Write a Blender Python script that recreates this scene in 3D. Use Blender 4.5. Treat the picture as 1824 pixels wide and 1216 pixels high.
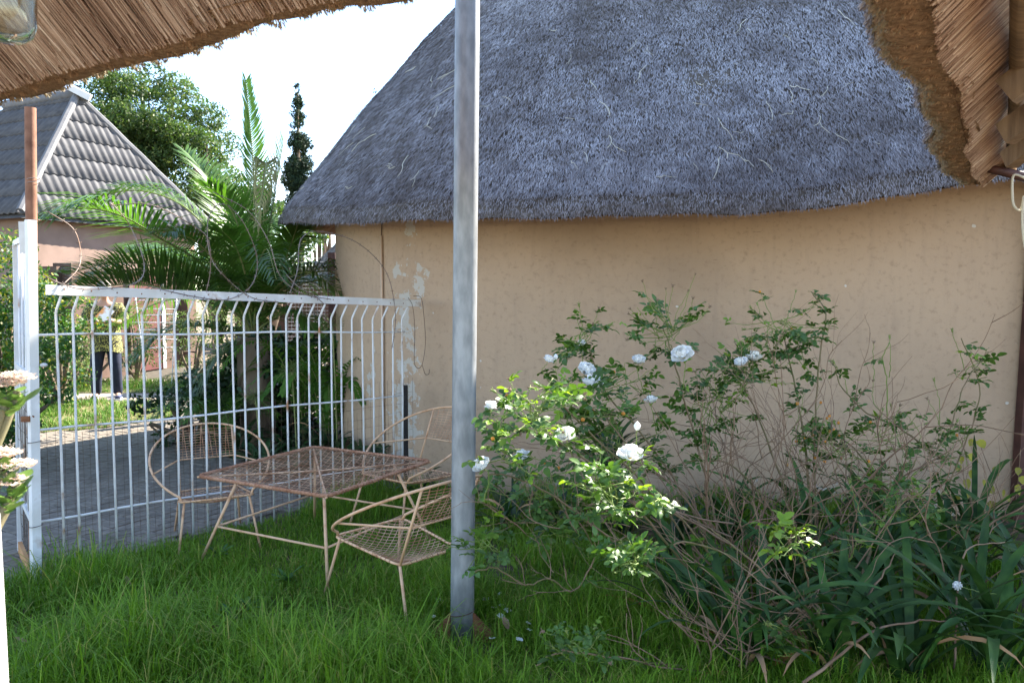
import bpy, bmesh, math, random
import numpy as np
from mathutils import Vector, Matrix, Quaternion
R = math.radians
random.seed(7); rng = np.random.default_rng(7)
scene = bpy.context.scene
col = scene.collection
for o in list(bpy.data.objects): bpy.data.objects.remove(o)

# ------------------------------------------------------------------ camera, sky, sun, exposure
CAMZ, FPX, PITCH = 1.55, 1390.0, math.atan(88/1390.0)
cam = bpy.data.objects.new('camera', bpy.data.cameras.new('camera')); col.objects.link(cam)
cam.location = (0, 0, CAMZ); cam.rotation_euler = (math.pi/2 - PITCH, 0, 0)
cam.data.sensor_width = 36; cam.data.lens = 36*FPX/1824
cam.data.clip_start = 0.05; cam.data.clip_end = 600
cam.data.dof.use_dof = True; cam.data.dof.focus_distance = 4.6; cam.data.dof.aperture_fstop = 8.0
scene.camera = cam
SUN_AZ, SUN_EL = R(50), R(35)                       # azimuth from +Y towards +X
SUN = Vector((math.cos(SUN_EL)*math.sin(SUN_AZ), math.cos(SUN_EL)*math.cos(SUN_AZ), math.sin(SUN_EL)))
world = bpy.data.worlds.new('World'); scene.world = world; world.use_nodes = True
wn = world.node_tree.nodes; wl = world.node_tree.links; wn.clear()
sky = wn.new('ShaderNodeTexSky'); sky.sky_type = 'NISHITA'; sky.sun_disc = False
sky.sun_elevation = SUN_EL; sky.sun_rotation = SUN_AZ; sky.altitude = 1400; sky.dust_density = .5
tc = wn.new('ShaderNodeTexCoord')
mp = wn.new('ShaderNodeMapping'); mp.inputs['Scale'].default_value = (1, 1, 2.2)
ns = wn.new('ShaderNodeTexNoise'); ns.inputs['Scale'].default_value = 2.6; ns.inputs['Detail'].default_value = 7; ns.inputs['Roughness'].default_value = .58
cr = wn.new('ShaderNodeValToRGB'); cr.color_ramp.elements[0].position = .55; cr.color_ramp.elements[1].position = .74
mx = wn.new('ShaderNodeMix'); mx.data_type = 'RGBA'
mx.inputs[7].default_value = (4.3, 4.5, 4.9, 1)     # sunlit cloud radiance, in the sky texture's units
bg = wn.new('ShaderNodeBackground'); bg.inputs['Strength'].default_value = .12
wo = wn.new('ShaderNodeOutputWorld')
wl.new(tc.outputs['Generated'], mp.inputs['Vector']); wl.new(mp.outputs['Vector'], ns.inputs['Vector'])
wl.new(ns.outputs['Fac'], cr.inputs['Fac']); wl.new(cr.outputs['Color'], mx.inputs[0])
wl.new(sky.outputs['Color'], mx.inputs[6]); wl.new(mx.outputs[2], bg.inputs['Color']); wl.new(bg.outputs['Background'], wo.inputs['Surface'])
sl = bpy.data.lights.new('sun', 'SUN'); sl.energy = 5.0; sl.angle = R(.5); sl.color = (1, .93, .82)
so = bpy.data.objects.new('sun', sl); col.objects.link(so); so.rotation_euler = (-SUN).to_track_quat('-Z', 'Y').to_euler(); so.location = SUN*40
scene.view_settings.view_transform = 'Standard'; scene.view_settings.look = 'None'
scene.view_settings.gamma = 1; scene.view_settings.exposure = 2.42
try: scene.view_settings.use_curve_mapping = False
except Exception: pass
scene.cycles.use_denoising = True
scene.cycles.max_bounces = 8; scene.cycles.transparent_max_bounces = 6

# ------------------------------------------------------------------ helpers
CP, SP = math.cos(PITCH), math.sin(PITCH)
def ray(x, y):
    u = (x-912)/FPX; v = (608-y)/FPX
    return Vector((u, CP + v*SP, -SP + v*CP))
def at(x, y, Y):                                    # the point of the photograph's (x, y) at distance Y
    d = ray(x, y); return Vector((0, 0, CAMZ)) + d*(Y/d.y)
def gnd(x, y, z=0.0):
    d = ray(x, y); return Vector((0, 0, CAMZ)) + d*((z-CAMZ)/d.z)
def proj(p):
    q = Vector(p) - Vector((0, 0, CAMZ)); f = q.y*CP - q.z*SP; u = q.y*SP + q.z*CP
    return 912+FPX*q.x/f, 608-FPX*u/f
def U(a, b): return random.uniform(a, b)
WORLD = {}
def put(o, parent=None, M=None):
    """link o with world matrix M below parent"""
    col.objects.link(o)
    M = Matrix.Identity(4) if M is None else M
    if parent is not None:
        o.parent = parent; o.matrix_parent_inverse = WORLD[parent.name].inverted()
    o.matrix_basis = M; WORLD[o.name] = M
    return o
def tag(o, label=None, cat=None, group=None, kind=None):
    for k, v in (('label', label), ('category', cat), ('group', group), ('kind', kind)):
        if v: o[k] = v
    return o
def thing(name, label, cat, loc=(0, 0, 0), group=None):
    o = bpy.data.objects.new(name, None); o.empty_display_size = .1
    put(o, None, Matrix.Translation(Vector(loc))); return tag(o, label, cat, group)
def inst(name, me, parent, M): return put(bpy.data.objects.new(name, me), parent, M)
def copy_tree(root, M, label, group=None):
    r = root.copy(); col.objects.link(r); r.matrix_basis = M; r['label'] = label; WORLD[r.name] = M
    if group: r['group'] = group
    for ch in root.children:
        c = ch.copy(); col.objects.link(c); c.parent = r; c.matrix_parent_inverse = ch.matrix_parent_inverse.copy()
        for g in ch.children:
            d = g.copy(); col.objects.link(d); d.parent = c; d.matrix_parent_inverse = g.matrix_parent_inverse.copy()
    return r
class MB:
    def __init__(s): s.v = []; s.f = []; s.uv = None
    def add(s, vs, fs):
        n = len(s.v); s.v.extend([tuple(p) for p in vs]); s.f.extend([tuple(i+n for i in f) for f in fs]); return s
    def box(s, c, size, M=None):
        c = Vector(c); h = Vector(size)/2
        vs = [Vector((sx*h.x, sy*h.y, sz*h.z)) for sx in (-1, 1) for sy in (-1, 1) for sz in (-1, 1)]
        if M is not None: vs = [M @ p for p in vs]
        return s.add([p+c for p in vs], [(0, 1, 3, 2), (4, 6, 7, 5), (0, 4, 5, 1), (2, 3, 7, 6), (0, 2, 6, 4), (1, 5, 7, 3)])
    def beam(s, a, b, w, h, up=(0, 0, 1)):
        a, b = Vector(a), Vector(b); d = (b-a); L = d.length; d.normalize()
        sd = d.cross(Vector(up)).normalized(); u = sd.cross(d)
        M = Matrix((sd, d, u)).transposed()
        return s.box((a+b)/2, (w, L, h), M)
    def tube(s, pts, r, seg=6, closed=False, cap=True):
        pts = [Vector(p) for p in pts]; n = len(pts)
        rs = r if isinstance(r, (list, tuple)) else [r]*n
        vs = []; prev = None
        for i, p in enumerate(pts):
            if closed: t = pts[(i+1) % n]-pts[i-1]
            else: t = pts[min(i+1, n-1)]-pts[max(i-1, 0)]
            if t.length < 1e-9: t = Vector((0, 0, 1))
            t.normalize()
            if prev is None:
                a = Vector((0, 0, 1)) if abs(t.z) < .9 else Vector((1, 0, 0))
                nn = t.cross(a).normalized()
            else:
                nn = prev - t*prev.dot(t)
                nn = nn.normalized() if nn.length > 1e-6 else t.orthogonal().normalized()
            prev = nn; b = t.cross(nn)
            for k in range(seg):
                an = 2*math.pi*k/seg; vs.append(p + (nn*math.cos(an)+b*math.sin(an))*rs[i])
        fs = []
        for i in range(n if closed else n-1):
            j = (i+1) % n
            for k in range(seg): fs.append((i*seg+k, i*seg+(k+1) % seg, j*seg+(k+1) % seg, j*seg+k))
        if cap and not closed:
            fs.append(tuple(range(seg))[::-1]); fs.append(tuple((n-1)*seg+k for k in range(seg)))
        return s.add(vs, fs)
    def sphere(s, c, r, nu=10, nv=7, sc=(1, 1, 1), M=None):
        c = Vector(c); vs = []
        for j in range(nv+1):
            th = math.pi*j/nv
            for i in range(nu):
                ph = 2*math.pi*i/nu
                p = Vector((r*sc[0]*math.sin(th)*math.cos(ph), r*sc[1]*math.sin(th)*math.sin(ph), r*sc[2]*math.cos(th)))
                vs.append((M @ p if M is not None else p)+c)
        fs = [(j*nu+i, (j+1)*nu+i, (j+1)*nu+(i+1) % nu, j*nu+(i+1) % nu) for j in range(nv) for i in range(nu)]
        return s.add(vs, fs)
    def mesh(s, name, mat=None, smooth=True):
        me = bpy.data.meshes.new(name); me.from_pydata(s.v, [], s.f)
        if smooth: me.polygons.foreach_set('use_smooth', [True]*len(me.polygons))
        if mat: me.materials.append(mat)
        me.update(); return me
    def build(s, name, mat, parent=None, smooth=True, kind=None):
        """vertices are in world space"""
        me = s.mesh(name, mat, smooth)
        o = bpy.data.objects.new(name, me)
        put(o, parent)
        if kind: o['kind'] = kind
        return o
def fast(name, V, F, mat, parent=None, tone=None, kind=None, smooth=False):
    """numpy mesh: V (n,3), F (m,3|4); tone: one value per vertex"""
    me = bpy.data.meshes.new(name); V = np.asarray(V, np.float32); F = np.asarray(F, np.int32)
    k = F.shape[1]; me.vertices.add(len(V)); me.vertices.foreach_set('co', V.ravel())
    me.loops.add(F.size); me.loops.foreach_set('vertex_index', F.ravel())
    me.polygons.add(len(F)); me.polygons.foreach_set('loop_start', np.arange(0, F.size, k, dtype=np.int32))
    me.polygons.foreach_set('loop_total', np.full(len(F), k, np.int32))
    if smooth: me.polygons.foreach_set('use_smooth', np.ones(len(F), bool))
    if tone is not None:
        a = me.attributes.new('tone', 'FLOAT', 'POINT'); a.data.foreach_set('value', np.asarray(tone, np.float32))
    me.materials.append(mat); me.update(calc_edges=True); me.validate()
    o = bpy.data.objects.new(name, me); put(o, parent)
    if kind: o['kind'] = kind
    return o
def crom(pts, n=6):
    """Catmull-Rom through the points"""
    P = [Vector(p) for p in pts]; P = [P[0]*2-P[1]]+P+[P[-1]*2-P[-2]]; out = []
    for i in range(1, len(P)-2):
        for k in range(n):
            t = k/n
            out.append(.5*((2*P[i])+(P[i+1]-P[i-1])*t+(2*P[i-1]-5*P[i]+4*P[i+1]-P[i+2])*t*t+(3*P[i]-P[i-1]-3*P[i+1]+P[i+2])*t**3))
    out.append(P[-2]); return out
def unit(a): return a/np.maximum(np.linalg.norm(a, axis=1, keepdims=True), 1e-9)
def cards(C, D, N, L, W, mid=.45):
    """rhombic leaves: base at C, along D, facing N"""
    S = unit(np.cross(D, N)); L = np.asarray(L)[:, None]; W = np.asarray(W)[:, None]
    V = np.stack([C, C+D*L*mid+S*W/2, C+D*L, C+D*L*mid-S*W/2], 1).reshape(-1, 3)
    n = len(C); F = np.arange(4*n).reshape(n, 4); return V, F

# ------------------------------------------------------------------ materials (all procedural)
MATS = {}
def M_(name, c1, c2=None, scale=6, rough=.75, bump=0, bscale=60, bdist=.004, metal=0, trans=0, rnd=0, spec=.3, attr=False, stretch=None,
       c3=None, lo=.35, hi=.65, detail=6, tcol=None, coords='Object'):
    m = bpy.data.materials.new(name); m.use_nodes = True; nt = m.node_tree; n = nt.nodes; l = nt.links
    b = n['Principled BSDF']; b.inputs['Roughness'].default_value = rough; b.inputs['Metallic'].default_value = metal
    b.inputs['Specular IOR Level'].default_value = spec
    t = n.new('ShaderNodeTexCoord'); vec = t.outputs[coords]
    if stretch:
        mpn = n.new('ShaderNodeMapping'); mpn.inputs['Scale'].default_value = stretch; l.new(vec, mpn.inputs['Vector']); vec = mpn.outputs['Vector']
    c2 = c2 or tuple(x*.75 for x in c1)
    if attr:
        a = n.new('ShaderNodeAttribute'); a.attribute_name = 'tone'; fac = a.outputs['Fac']; lo, hi = 0, 1
    else:
        z = n.new('ShaderNodeTexNoise'); z.inputs['Scale'].default_value = scale; z.inputs['Detail'].default_value = detail
        l.new(vec, z.inputs['Vector']); fac = z.outputs['Fac']
    r = n.new('ShaderNodeValToRGB'); l.new(fac, r.inputs['Fac'])
    e = r.color_ramp.elements; e[0].position = lo; e[0].color = (*c1, 1); e[1].position = hi; e[1].color = (*c2, 1)
    if c3: q = e.new(1.0 if attr else min(1, hi+.12)); q.color = (*c3, 1)
    if attr and c3: e[1].position = .6
    out = r.outputs['Color']
    if rnd:
        oi = n.new('ShaderNodeObjectInfo'); hs = n.new('ShaderNodeHueSaturation'); mr = n.new('ShaderNodeMapRange')
        mr.inputs['To Min'].default_value = 1-rnd; mr.inputs['To Max'].default_value = 1+rnd
        l.new(oi.outputs['Random'], mr.inputs['Value']); l.new(mr.outputs['Result'], hs.inputs['Value']); l.new(out, hs.inputs['Color']); out = hs.outputs['Color']
    l.new(out, b.inputs['Base Color'])
    if bump:
        z2 = n.new('ShaderNodeTexNoise'); z2.inputs['Scale'].default_value = bscale; z2.inputs['Detail'].default_value = 8; l.new(vec, z2.inputs['Vector'])
        bp = n.new('ShaderNodeBump'); bp.inputs['Strength'].default_value = bump; bp.inputs['Distance'].default_value = bdist
        l.new(z2.outputs['Fac'], bp.inputs['Height']); l.new(bp.outputs['Normal'], b.inputs['Normal'])
    if trans:
        tr = n.new('ShaderNodeBsdfTranslucent'); ms = n.new('ShaderNodeMixShader'); ms.inputs[0].default_value = trans
        if tcol:
            mm = n.new('ShaderNodeMix'); mm.data_type = 'RGBA'; mm.blend_type = 'MULTIPLY'; mm.inputs[0].default_value = 1; mm.inputs[7].default_value = (*tcol, 1)
            l.new(out, mm.inputs[6]); l.new(mm.outputs[2], tr.inputs['Color'])
        else: l.new(out, tr.inputs['Color'])
        l.new(b.outputs['BSDF'], ms.inputs[1]); l.new(tr.outputs['BSDF'], ms.inputs[2])
        l.new(ms.outputs['Shader'], n['Material Output'].inputs['Surface'])
    MATS[name] = m; return m
soil = M_('soil', (.05, .036, .022), (.10, .075, .048), 9, .95, .8, 40, .02)
m_grass = M_('grass_blades', (.082, .175, .010), (.19, .33, .026), attr=True, rough=.55, spec=.25, trans=.35, c3=(.36, .32, .09), tcol=(1.1, 1.3, .6))
m_grass2 = M_('sunny_grass_blades', (.060, .15, .016), (.12, .23, .028), attr=True, rough=.6, spec=.2, trans=.3, c3=(.30, .26, .10))
m_paver = M_('paver_concrete', (.145, .122, .098), (.215, .182, .145), 14, .9, .5, 120, .004, rnd=.14)
m_joint = M_('joint_sand', (.055, .046, .034), (.10, .085, .06), 12, .95, .6, 80, .006)
m_path = M_('path_concrete', (.24, .20, .16), (.31, .26, .21), 5, .9, .5, 70, .005)
m_thatch = M_('thatch_weathered', (.130, .108, .102), (.305, .288, .300), attr=True, rough=.8, spec=.35, c3=(.52, .51, .535))
m_thatchb = M_('thatch_backing', (.075, .060, .048), (.15, .13, .11), 9, .95, .9, 60, .02)
m_soffit = M_('thatch_soffit', (.12, .062, .033), (.22, .13, .075), 14, .95, .8, 60, .01)
m_reed = M_('reed', (.20, .105, .062), (.44, .285, .19), attr=True, rough=.6, spec=.3, c3=(.68, .52, .38))
m_butt = M_('thatch_cut_ends', (.26, .155, .090), (.52, .35, .215), attr=True, rough=.9, c3=(.25, .235, .165))
m_buttb = M_('thatch_cut_face', (.20, .115, .065), (.44, .28, .165), 60, .95, .9, 130, .012, lo=.3, hi=.7)
m_moss = M_('mossy_thatch', (.10, .09, .06), (.20, .17, .12), 12, .95, .9, 60, .015, c3=(.09, .10, .03))
m_straw = M_('pale_straw', (.55, .50, .36), (.68, .64, .50), 8, .7, rnd=.15)
m_galv = M_('galvanised_steel', (.19, .20, .21), (.29, .30, .31), 30, .50, .15, 90, .001, metal=.35, spec=.5, stretch=(1, 1, .35))
m_rust = M_('rusty_steel', (.14, .055, .026), (.26, .12, .06), 18, .9, .5, 120, .002)
m_pipe = M_('rusty_brown_pipe', (.16, .075, .045), (.27, .14, .09), 12, .8, .4, 100, .002)
m_white = M_('white_gate_paint', (.60, .59, .57), (.70, .70, .70), 7, .45, .15, 60, .001, c3=(.42, .30, .22), lo=.45, hi=.60)
m_bar = M_('white_bar_paint', (.70, .70, .70), (.62, .60, .58), 9, .5, .25, 90, .001, c3=(.36, .19, .10), lo=.42, hi=.60)
m_wire = M_('dark_wire', (.065, .042, .030), (.13, .085, .06), 20, .7, metal=.3)
m_barb = M_('weathered_barbed_wire', (.16, .10, .07), (.30, .25, .22), 9, .6, metal=.5)
m_cream = M_('cream_enamel', (.64, .40, .24), (.54, .30, .16), 14, .55, .3, 120, .001, c3=(.20, .085, .04), lo=.48, hi=.64)
m_meshc = M_('rusty_cream_mesh', (.60, .37, .23), (.36, .165, .085), 9, .7, .4, 150, .001, lo=.40, hi=.64)
m_rustc = M_('rust_wrapped_rim', (.42, .23, .14), (.27, .12, .065), 16, .85, .5, 150, .001)
m_tile = M_('grey_roof_tile', (.055, .054, .058), (.085, .083, .086), 6, .75, .3, 60, .003, rnd=.10)
m_ridge = M_('ridge_cap', (.11, .107, .11), (.15, .147, .148), 7, .7, .3, 50, .003)
m_house = M_('pink_plaster', (.20, .135, .105), (.25, .17, .135), 3, .9, .3, 50, .004)
m_brown = M_('brown_wall', (.075, .046, .034), (.11, .068, .05), 3, .9, .5, 30, .006)
m_wood = M_('weathered_timber', (.11, .065, .035), (.21, .13, .07), 5, .8, .5, 40, .003, stretch=(1, 9, 1))
m_darkwood = M_('dark_stained_post', (.045, .018, .014), (.09, .035, .026), 8, .6, .4, 60, .002)
m_cable = M_('cream_cable', (.55, .50, .38), (.62, .56, .45), 8, .5)
m_bark = M_('grey_brown_bark', (.10, .075, .05), (.20, .15, .105), 9, .95, .8, 30, .012, stretch=(1, 1, .3))
m_cane = M_('green_brown_cane', (.13, .115, .040), (.20, .13, .075), 7, .7, .3, 90, .001)
m_dead = M_('dry_brown_twig', (.15, .090, .055), (.26, .17, .11), 12, .85, .4, 90, .001)
m_gcane = M_('young_green_cane', (.12, .19, .03), (.20, .24, .06), 8, .55)
m_rleaf = M_('rose_leaf', (.050, .112, .020), (.100, .175, .036), 9, .45, .3, 60, .001, trans=.30, rnd=.30, spec=.4, tcol=(1.4, 1.5, .5))
m_yleaf = M_('young_rose_leaf', (.14, .26, .025), (.22, .32, .045), 9, .45, .3, 60, .001, trans=.40, rnd=.2, spec=.4, tcol=(1.4, 1.3, .4))
m_petal = M_('white_petal', (.82, .82, .80), (.88, .87, .83), 9, .6, trans=.30, spec=.2)
m_stamen = M_('yellow_stamen', (.62, .42, .07), (.5, .34, .1), 20, .8)
m_bud = M_('green_bud', (.16, .22, .05), (.24, .26, .09), 14, .6, trans=.1)
m_hip = M_('orange_hip', (.55, .16, .02), (.45, .28, .04), 8, .35, rnd=.3)
m_deadbud = M_('faded_flower_head', (.17, .11, .065), (.30, .22, .15), 20, .9)
m_strap = M_('strap_leaf', (.018, .058, .012), (.050, .110, .020), 4, .50, .25, 30, .002, trans=.12, rnd=.35, spec=.25, stretch=(6, 1, 6))
m_ystrap = M_('dying_strap_leaf', (.46, .22, .035), (.30, .13, .04), 5, .6, .4, 40, .002, trans=.2)
m_dstrap = M_('dry_strap_leaf', (.27, .145, .07), (.38, .24, .14), 6, .8, .5, 40, .002)
m_vine = M_('yellowing_vine_leaf', (.34, .30, .03), (.22, .22, .04), 12, .6, trans=.3, rnd=.3)
m_frond = M_('palm_leaflet', (.055, .115, .022), (.085, .155, .032), 5, .38, trans=.34, rnd=.25, spec=.5, tcol=(1.5, 1.9, .5))
m_frondd = M_('drying_palm_leaflet', (.30, .27, .12), (.20, .20, .06), 8, .6, trans=.35, spec=.3)
m_rachis = M_('palm_rachis', (.17, .20, .06), (.22, .22, .09), 6, .5)
m_tree = M_('tree_leaf', (.030, .058, .014), (.075, .125, .030), attr=True, rough=.5, spec=.3, trans=.30, c3=(.18, .21, .06), tcol=(1.2, 1.4, .6))
m_cyp = M_('cypress_leaf', (.012, .028, .012), (.024, .048, .018), attr=True, rough=.7, trans=.1, c3=(.045, .075, .026))
m_hedge = M_('hedge_leaf', (.026, .085, .014), (.060, .15, .024), attr=True, rough=.45, spec=.45, trans=.3, c3=(.30, .28, .03), tcol=(1.3, 1.4, .5))
m_shrub = M_('shrub_leaf', (.060, .115, .022), (.12, .19, .040), attr=True, rough=.55, trans=.35, c3=(.26, .26, .10))
m_fern = M_('fern_leaf', (.050, .13, .016), (.09, .19, .025), 6, .55, trans=.4, rnd=.2, tcol=(1.3, 1.5, .5))
m_umbel = M_('green_seed_head', (.13, .18, .05), (.20, .22, .08), 12, .7, trans=.2)
m_succ = M_('succulent_leaf', (.13, .24, .045), (.20, .30, .07), 5, .4, trans=.2, rnd=.2)
m_sflow = M_('cream_pink_floret', (.72, .56, .46), (.80, .70, .60), 30, .8, trans=.25)
m_skin = M_('skin', (.50, .28, .19), (.56, .33, .23), 9, .55)
m_hair = M_('grey_hair', (.20, .17, .14), (.32, .28, .24), 30, .7)
m_navy = M_('navy_denim', (.012, .016, .034), (.022, .028, .052), 14, .85, .4, 200, .001)
m_blouse = M_('patterned_blouse', (.030, .032, .022), (.46, .43, .13), 60, .8, lo=.51, hi=.57, detail=3)
m_shoe = M_('navy_canvas_shoe', (.03, .04, .09), (.05, .06, .12), 10, .8)
m_sole = M_('white_rubber', (.75, .75, .74), (.7, .7, .7), 10, .7)
m_paper = M_('brochure_paper', (.74, .72, .70), (.70, .30, .10), 6, .5, lo=.52, hi=.58)
m_post = M_('white_post_paint', (.50, .50, .49), (.44, .43, .42), 5, .6, .2, 40, .002)
m_red = M_('red_brown_door', (.065, .014, .011), (.085, .02, .015), 4, .7)
m_airer = M_('white_plastic_wire', (.8, .8, .8), (.75, .75, .76), 5, .5)
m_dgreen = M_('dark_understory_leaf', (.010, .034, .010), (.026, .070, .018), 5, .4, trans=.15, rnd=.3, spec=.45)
m_glass = bpy.data.materials.new('lamp_glass'); m_glass.use_nodes = True
_b = m_glass.node_tree.nodes['Principled BSDF']; _b.inputs['Base Color'].default_value = (.86, .92, .86, 1); _b.inputs['Roughness'].default_value = .03
_b.inputs['Transmission Weight'].default_value = 1; _b.inputs['IOR'].default_value = 1.45
# painted hut plaster: warm peach, troweled relief, scratches, peeling to pale undercoat where damp has lifted it (UV: metres along the wall, height)
def wall_material():
    m = bpy.data.materials.new('peach_plaster'); m.use_nodes = True; nt = m.node_tree; n = nt.nodes; l = nt.links
    b = n['Principled BSDF']; b.inputs['Roughness'].default_value = .88; b.inputs['Specular IOR Level'].default_value = .2
    uv = n.new('ShaderNodeUVMap'); uv.uv_map = 'UVMap'
    def noise(s, d=6, st=None, rough=.55):
        z = n.new('ShaderNodeTexNoise'); z.inputs['Scale'].default_value = s; z.inputs['Detail'].default_value = d; z.inputs['Roughness'].default_value = rough
        v = uv.outputs['UV']
        if st:
            q = n.new('ShaderNodeMapping'); q.inputs['Scale'].default_value = st; q.inputs['Rotation'].default_value = (0, 0, .35); l.new(v, q.inputs['Vector']); v = q.outputs['Vector']
        l.new(v, z.inputs['Vector']); return z.outputs['Fac']
    def ramp(f, stops):
        r = n.new('ShaderNodeValToRGB'); l.new(f, r.inputs['Fac']); e = r.color_ramp.elements
        while len(e) < len(stops): e.new(.5)
        for k, (p, c) in enumerate(stops): e[k].position = p; e[k].color = (*c, 1)
        return r.outputs['Color']
    def math_(op, a, bb, cl=False):
        q = n.new('ShaderNodeMath'); q.operation = op; q.use_clamp = cl
        for i, x in enumerate((a, bb)):
            if isinstance(x, (int, float)): q.inputs[i].default_value = x
            else: l.new(x, q.inputs[i])
        return q.outputs[0]
    def mixc(f, a, c):
        q = n.new('ShaderNodeMix'); q.data_type = 'RGBA'; l.new(f, q.inputs[0])
        l.new(a, q.inputs[6])
        if isinstance(c, tuple): q.inputs[7].default_value = (*c, 1)
        else: l.new(c, q.inputs[7])
        return q.outputs[2]
    base = ramp(noise(.8, 8), [(.3, (.350, .248, .168)), (.5, (.445, .314, .210)), (.7, (.47, .332, .220))])
    base = mixc(ramp(noise(5, 9, (3.0, .35, 1), .65), [(.52, (0, 0, 0)), (.78, (.28,)*3)]), base, (.26, .185, .135))
    base = mixc(ramp(noise(22, 9, (1, 1, 1), .7), [(.53, (0, 0, 0)), (.72, (.7,)*3)]), base, (.27, .18, .12))
    base = mixc(ramp(noise(26, 4, (.35, 2.0, 1), .6), [(.66, (0, 0, 0)), (.73, (.6,)*3)]), base, (.15, .09, .06))
    base = mixc(ramp(noise(11, 2, (1, 1, 1), .4), [(.765, (0, 0, 0)), (.775, (.9,)*3)]), base, (.58, .54, .48))
    sx = n.new('ShaderNodeSeparateXYZ'); l.new(uv.outputs['UV'], sx.inputs[0])
    nz = noise(9, 10, None, .68)
    prev = base
    for (u0, v0, ru, rv, th) in PEEL:
        du = math_('DIVIDE', math_('SUBTRACT', sx.outputs[0], u0), ru); dv = math_('DIVIDE', math_('SUBTRACT', sx.outputs[1], v0), rv)
        d = math_('SQRT', math_('ADD', math_('MULTIPLY', du, du), math_('MULTIPLY', dv, dv)), 0)
        q = math_('SUBTRACT', math_('ADD', nz, th), math_('MULTIPLY', d, .10))
        prev = mixc(ramp(q, [(.545, (0, 0, 0)), (.555, (1,)*3)]), prev, (.47, .42, .355))
    l.new(prev, b.inputs['Base Color'])
    bp = n.new('ShaderNodeBump'); bp.inputs['Strength'].default_value = .6; bp.inputs['Distance'].default_value = .010
    h = math_('ADD', math_('MULTIPLY', noise(14, 9), 1.0), math_('MULTIPLY', noise(90, 6), .35)); l.new(h, bp.inputs['Height']); l.new(bp.outputs['Normal'], b.inputs['Normal'])
    return m
from mathutils import noise as mnoise
# ================================================================== THE SETTING
# ground, lawn soil
def sheet(name, pts, z, mat, sub=1):
    b = MB(); b.add([(p[0], p[1], z) for p in pts], [tuple(range(len(pts)))]); o = b.build(name, mat, None, False, 'structure'); return o
sheet('ground', [(-300, -60), (300, -60), (300, 400), (-300, 400)], -.012, M_('dry_earth', (.16, .12, .08), (.24, .19, .13), 2, .95, .6, 30, .01))
GA = Vector((-2.49, 4.07, 0)); GB = Vector((-.79, 6.26, 0))      # the gate's line
gdir = (GB-GA).normalized(); gperp = Vector((gdir.y, -gdir.x, 0))  # towards the lawn
def gside(x, y): return (Vector((x, y, 0))-GA).dot(gperp)
sheet('lawn_soil', [(-2.9, .2), (6, .2), (6, 6.2), (-.6, 6.6), (GB.x, GB.y), (GA.x, GA.y), (-3.1, 3.7)], -.004, soil)

# -------- hut plan: a round-ended thatched building, its ridge from HC to HC2
HC = Vector((.897, 8.53)); hn = Vector((-.185, -.983)).normalized(); hu = Vector((-hn.y, hn.x)); HL = 5.0; HC2 = HC+hu*HL
RW, RE, RIDGE = 2.75, 3.25, 5.92
th0 = math.atan2(hn.y, hn.x)
PLAN = []                                            # (centre, normal)
for k in range(97): a = th0-math.pi+math.pi*k/96; PLAN.append((HC.copy(), Vector((math.cos(a), math.sin(a)))))
for k in range(1, 60): PLAN.append((HC+hu*HL*k/60, hn.copy()))
for k in range(49): a = th0+math.pi*k/48; PLAN.append((HC2.copy(), Vector((math.cos(a), math.sin(a)))))
for k in range(1, 20): PLAN.append((HC2-hu*HL*k/20, -hn))
NP = len(PLAN)
def ppt(i, r): c, n = PLAN[i % NP]; return c+n*r
EY = [(400, 398), (495, 398), (600, 398), (700, 395), (800, 391), (1000, 388), (1100, 386), (1300, 382), (1400, 377), (1500, 368), (1600, 352), (1640, 345), (1700, 331), (1824, 316), (2100, 300)]
EZ = []
for i in range(NP):
    p = ppt(i, RE); n = PLAN[i][1]
    if n.dot(Vector((0, 0))-p) > -.4*p.length and p.y < 9:
        x, _ = proj((p.x, p.y, 2.1)); y = np.interp(x, [e[0] for e in EY], [e[1] for e in EY]); EZ.append(min(2.32, max(1.98, at(x, y, p.y).z)))
    else: EZ.append(None)
last = 2.25
for i in range(NP):
    if EZ[i] is None: EZ[i] = last
    else: last = EZ[i]
_e = np.array(EZ)
for _ in range(6): _e = (np.roll(_e, 1)+_e*2+np.roll(_e, -1))/4
EZ = [float(v) + .005*math.sin(i*.9)+.006*math.sin(i*.37+1) for i, v in enumerate(_e)]
# metres along the wall, for the plaster's UVs
US = [0.0]
for i in range(1, NP+1): US.append(US[-1]+(ppt(i, RW)-ppt(i-1, RW)).length)
def wall_uv(x, y):                                   # photograph point -> (u, v) on the wall
    best = None
    for i in range(60, 170):
        p = ppt(i, RW); px, _ = proj((p.x, p.y, 1.2))
        if best is None or abs(px-x) < best[0]:
            if PLAN[i][1].dot(-p) > 0: best = (abs(px-x), i)
    i = best[1]; return US[i], at(x, y, ppt(i, RW).y).z
PEEL = []
for (x, y, rx, ry, th) in [(735, 412, .05, .07, .13), (706, 480, .03, .08, .12), (740, 500, .05, .09, .17), (722, 570, .06, .28, .13), (738, 640, .05, .16, .13), (716, 745, .10, .30, .17),
                           (655, 690, .05, .12, .12), (668, 655, .03, .16, .12), (722, 860, .1, .2, .12), (928, 672, .03, .02, .10), (1500, 900, .3, .14, .06), (1350, 905, .2, .12, .07), (1640, 905, .25, .12, .07), (980, 860, .2, .12, .05)]:
    u, v = wall_uv(x, y); PEEL.append((u, v, rx, ry, th))
hut = thing('thatched_hut', 'peach plastered round-ended hut under a low grey thatch roof', 'hut', (HC.x, HC.y, 0))
zs = [0, .3, .6, .9, 1.2, 1.5, 1.8, 2.1, 2.4, 2.72]
me = bpy.data.meshes.new('wall'); vs = []; fs = []; uvs = []
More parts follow.
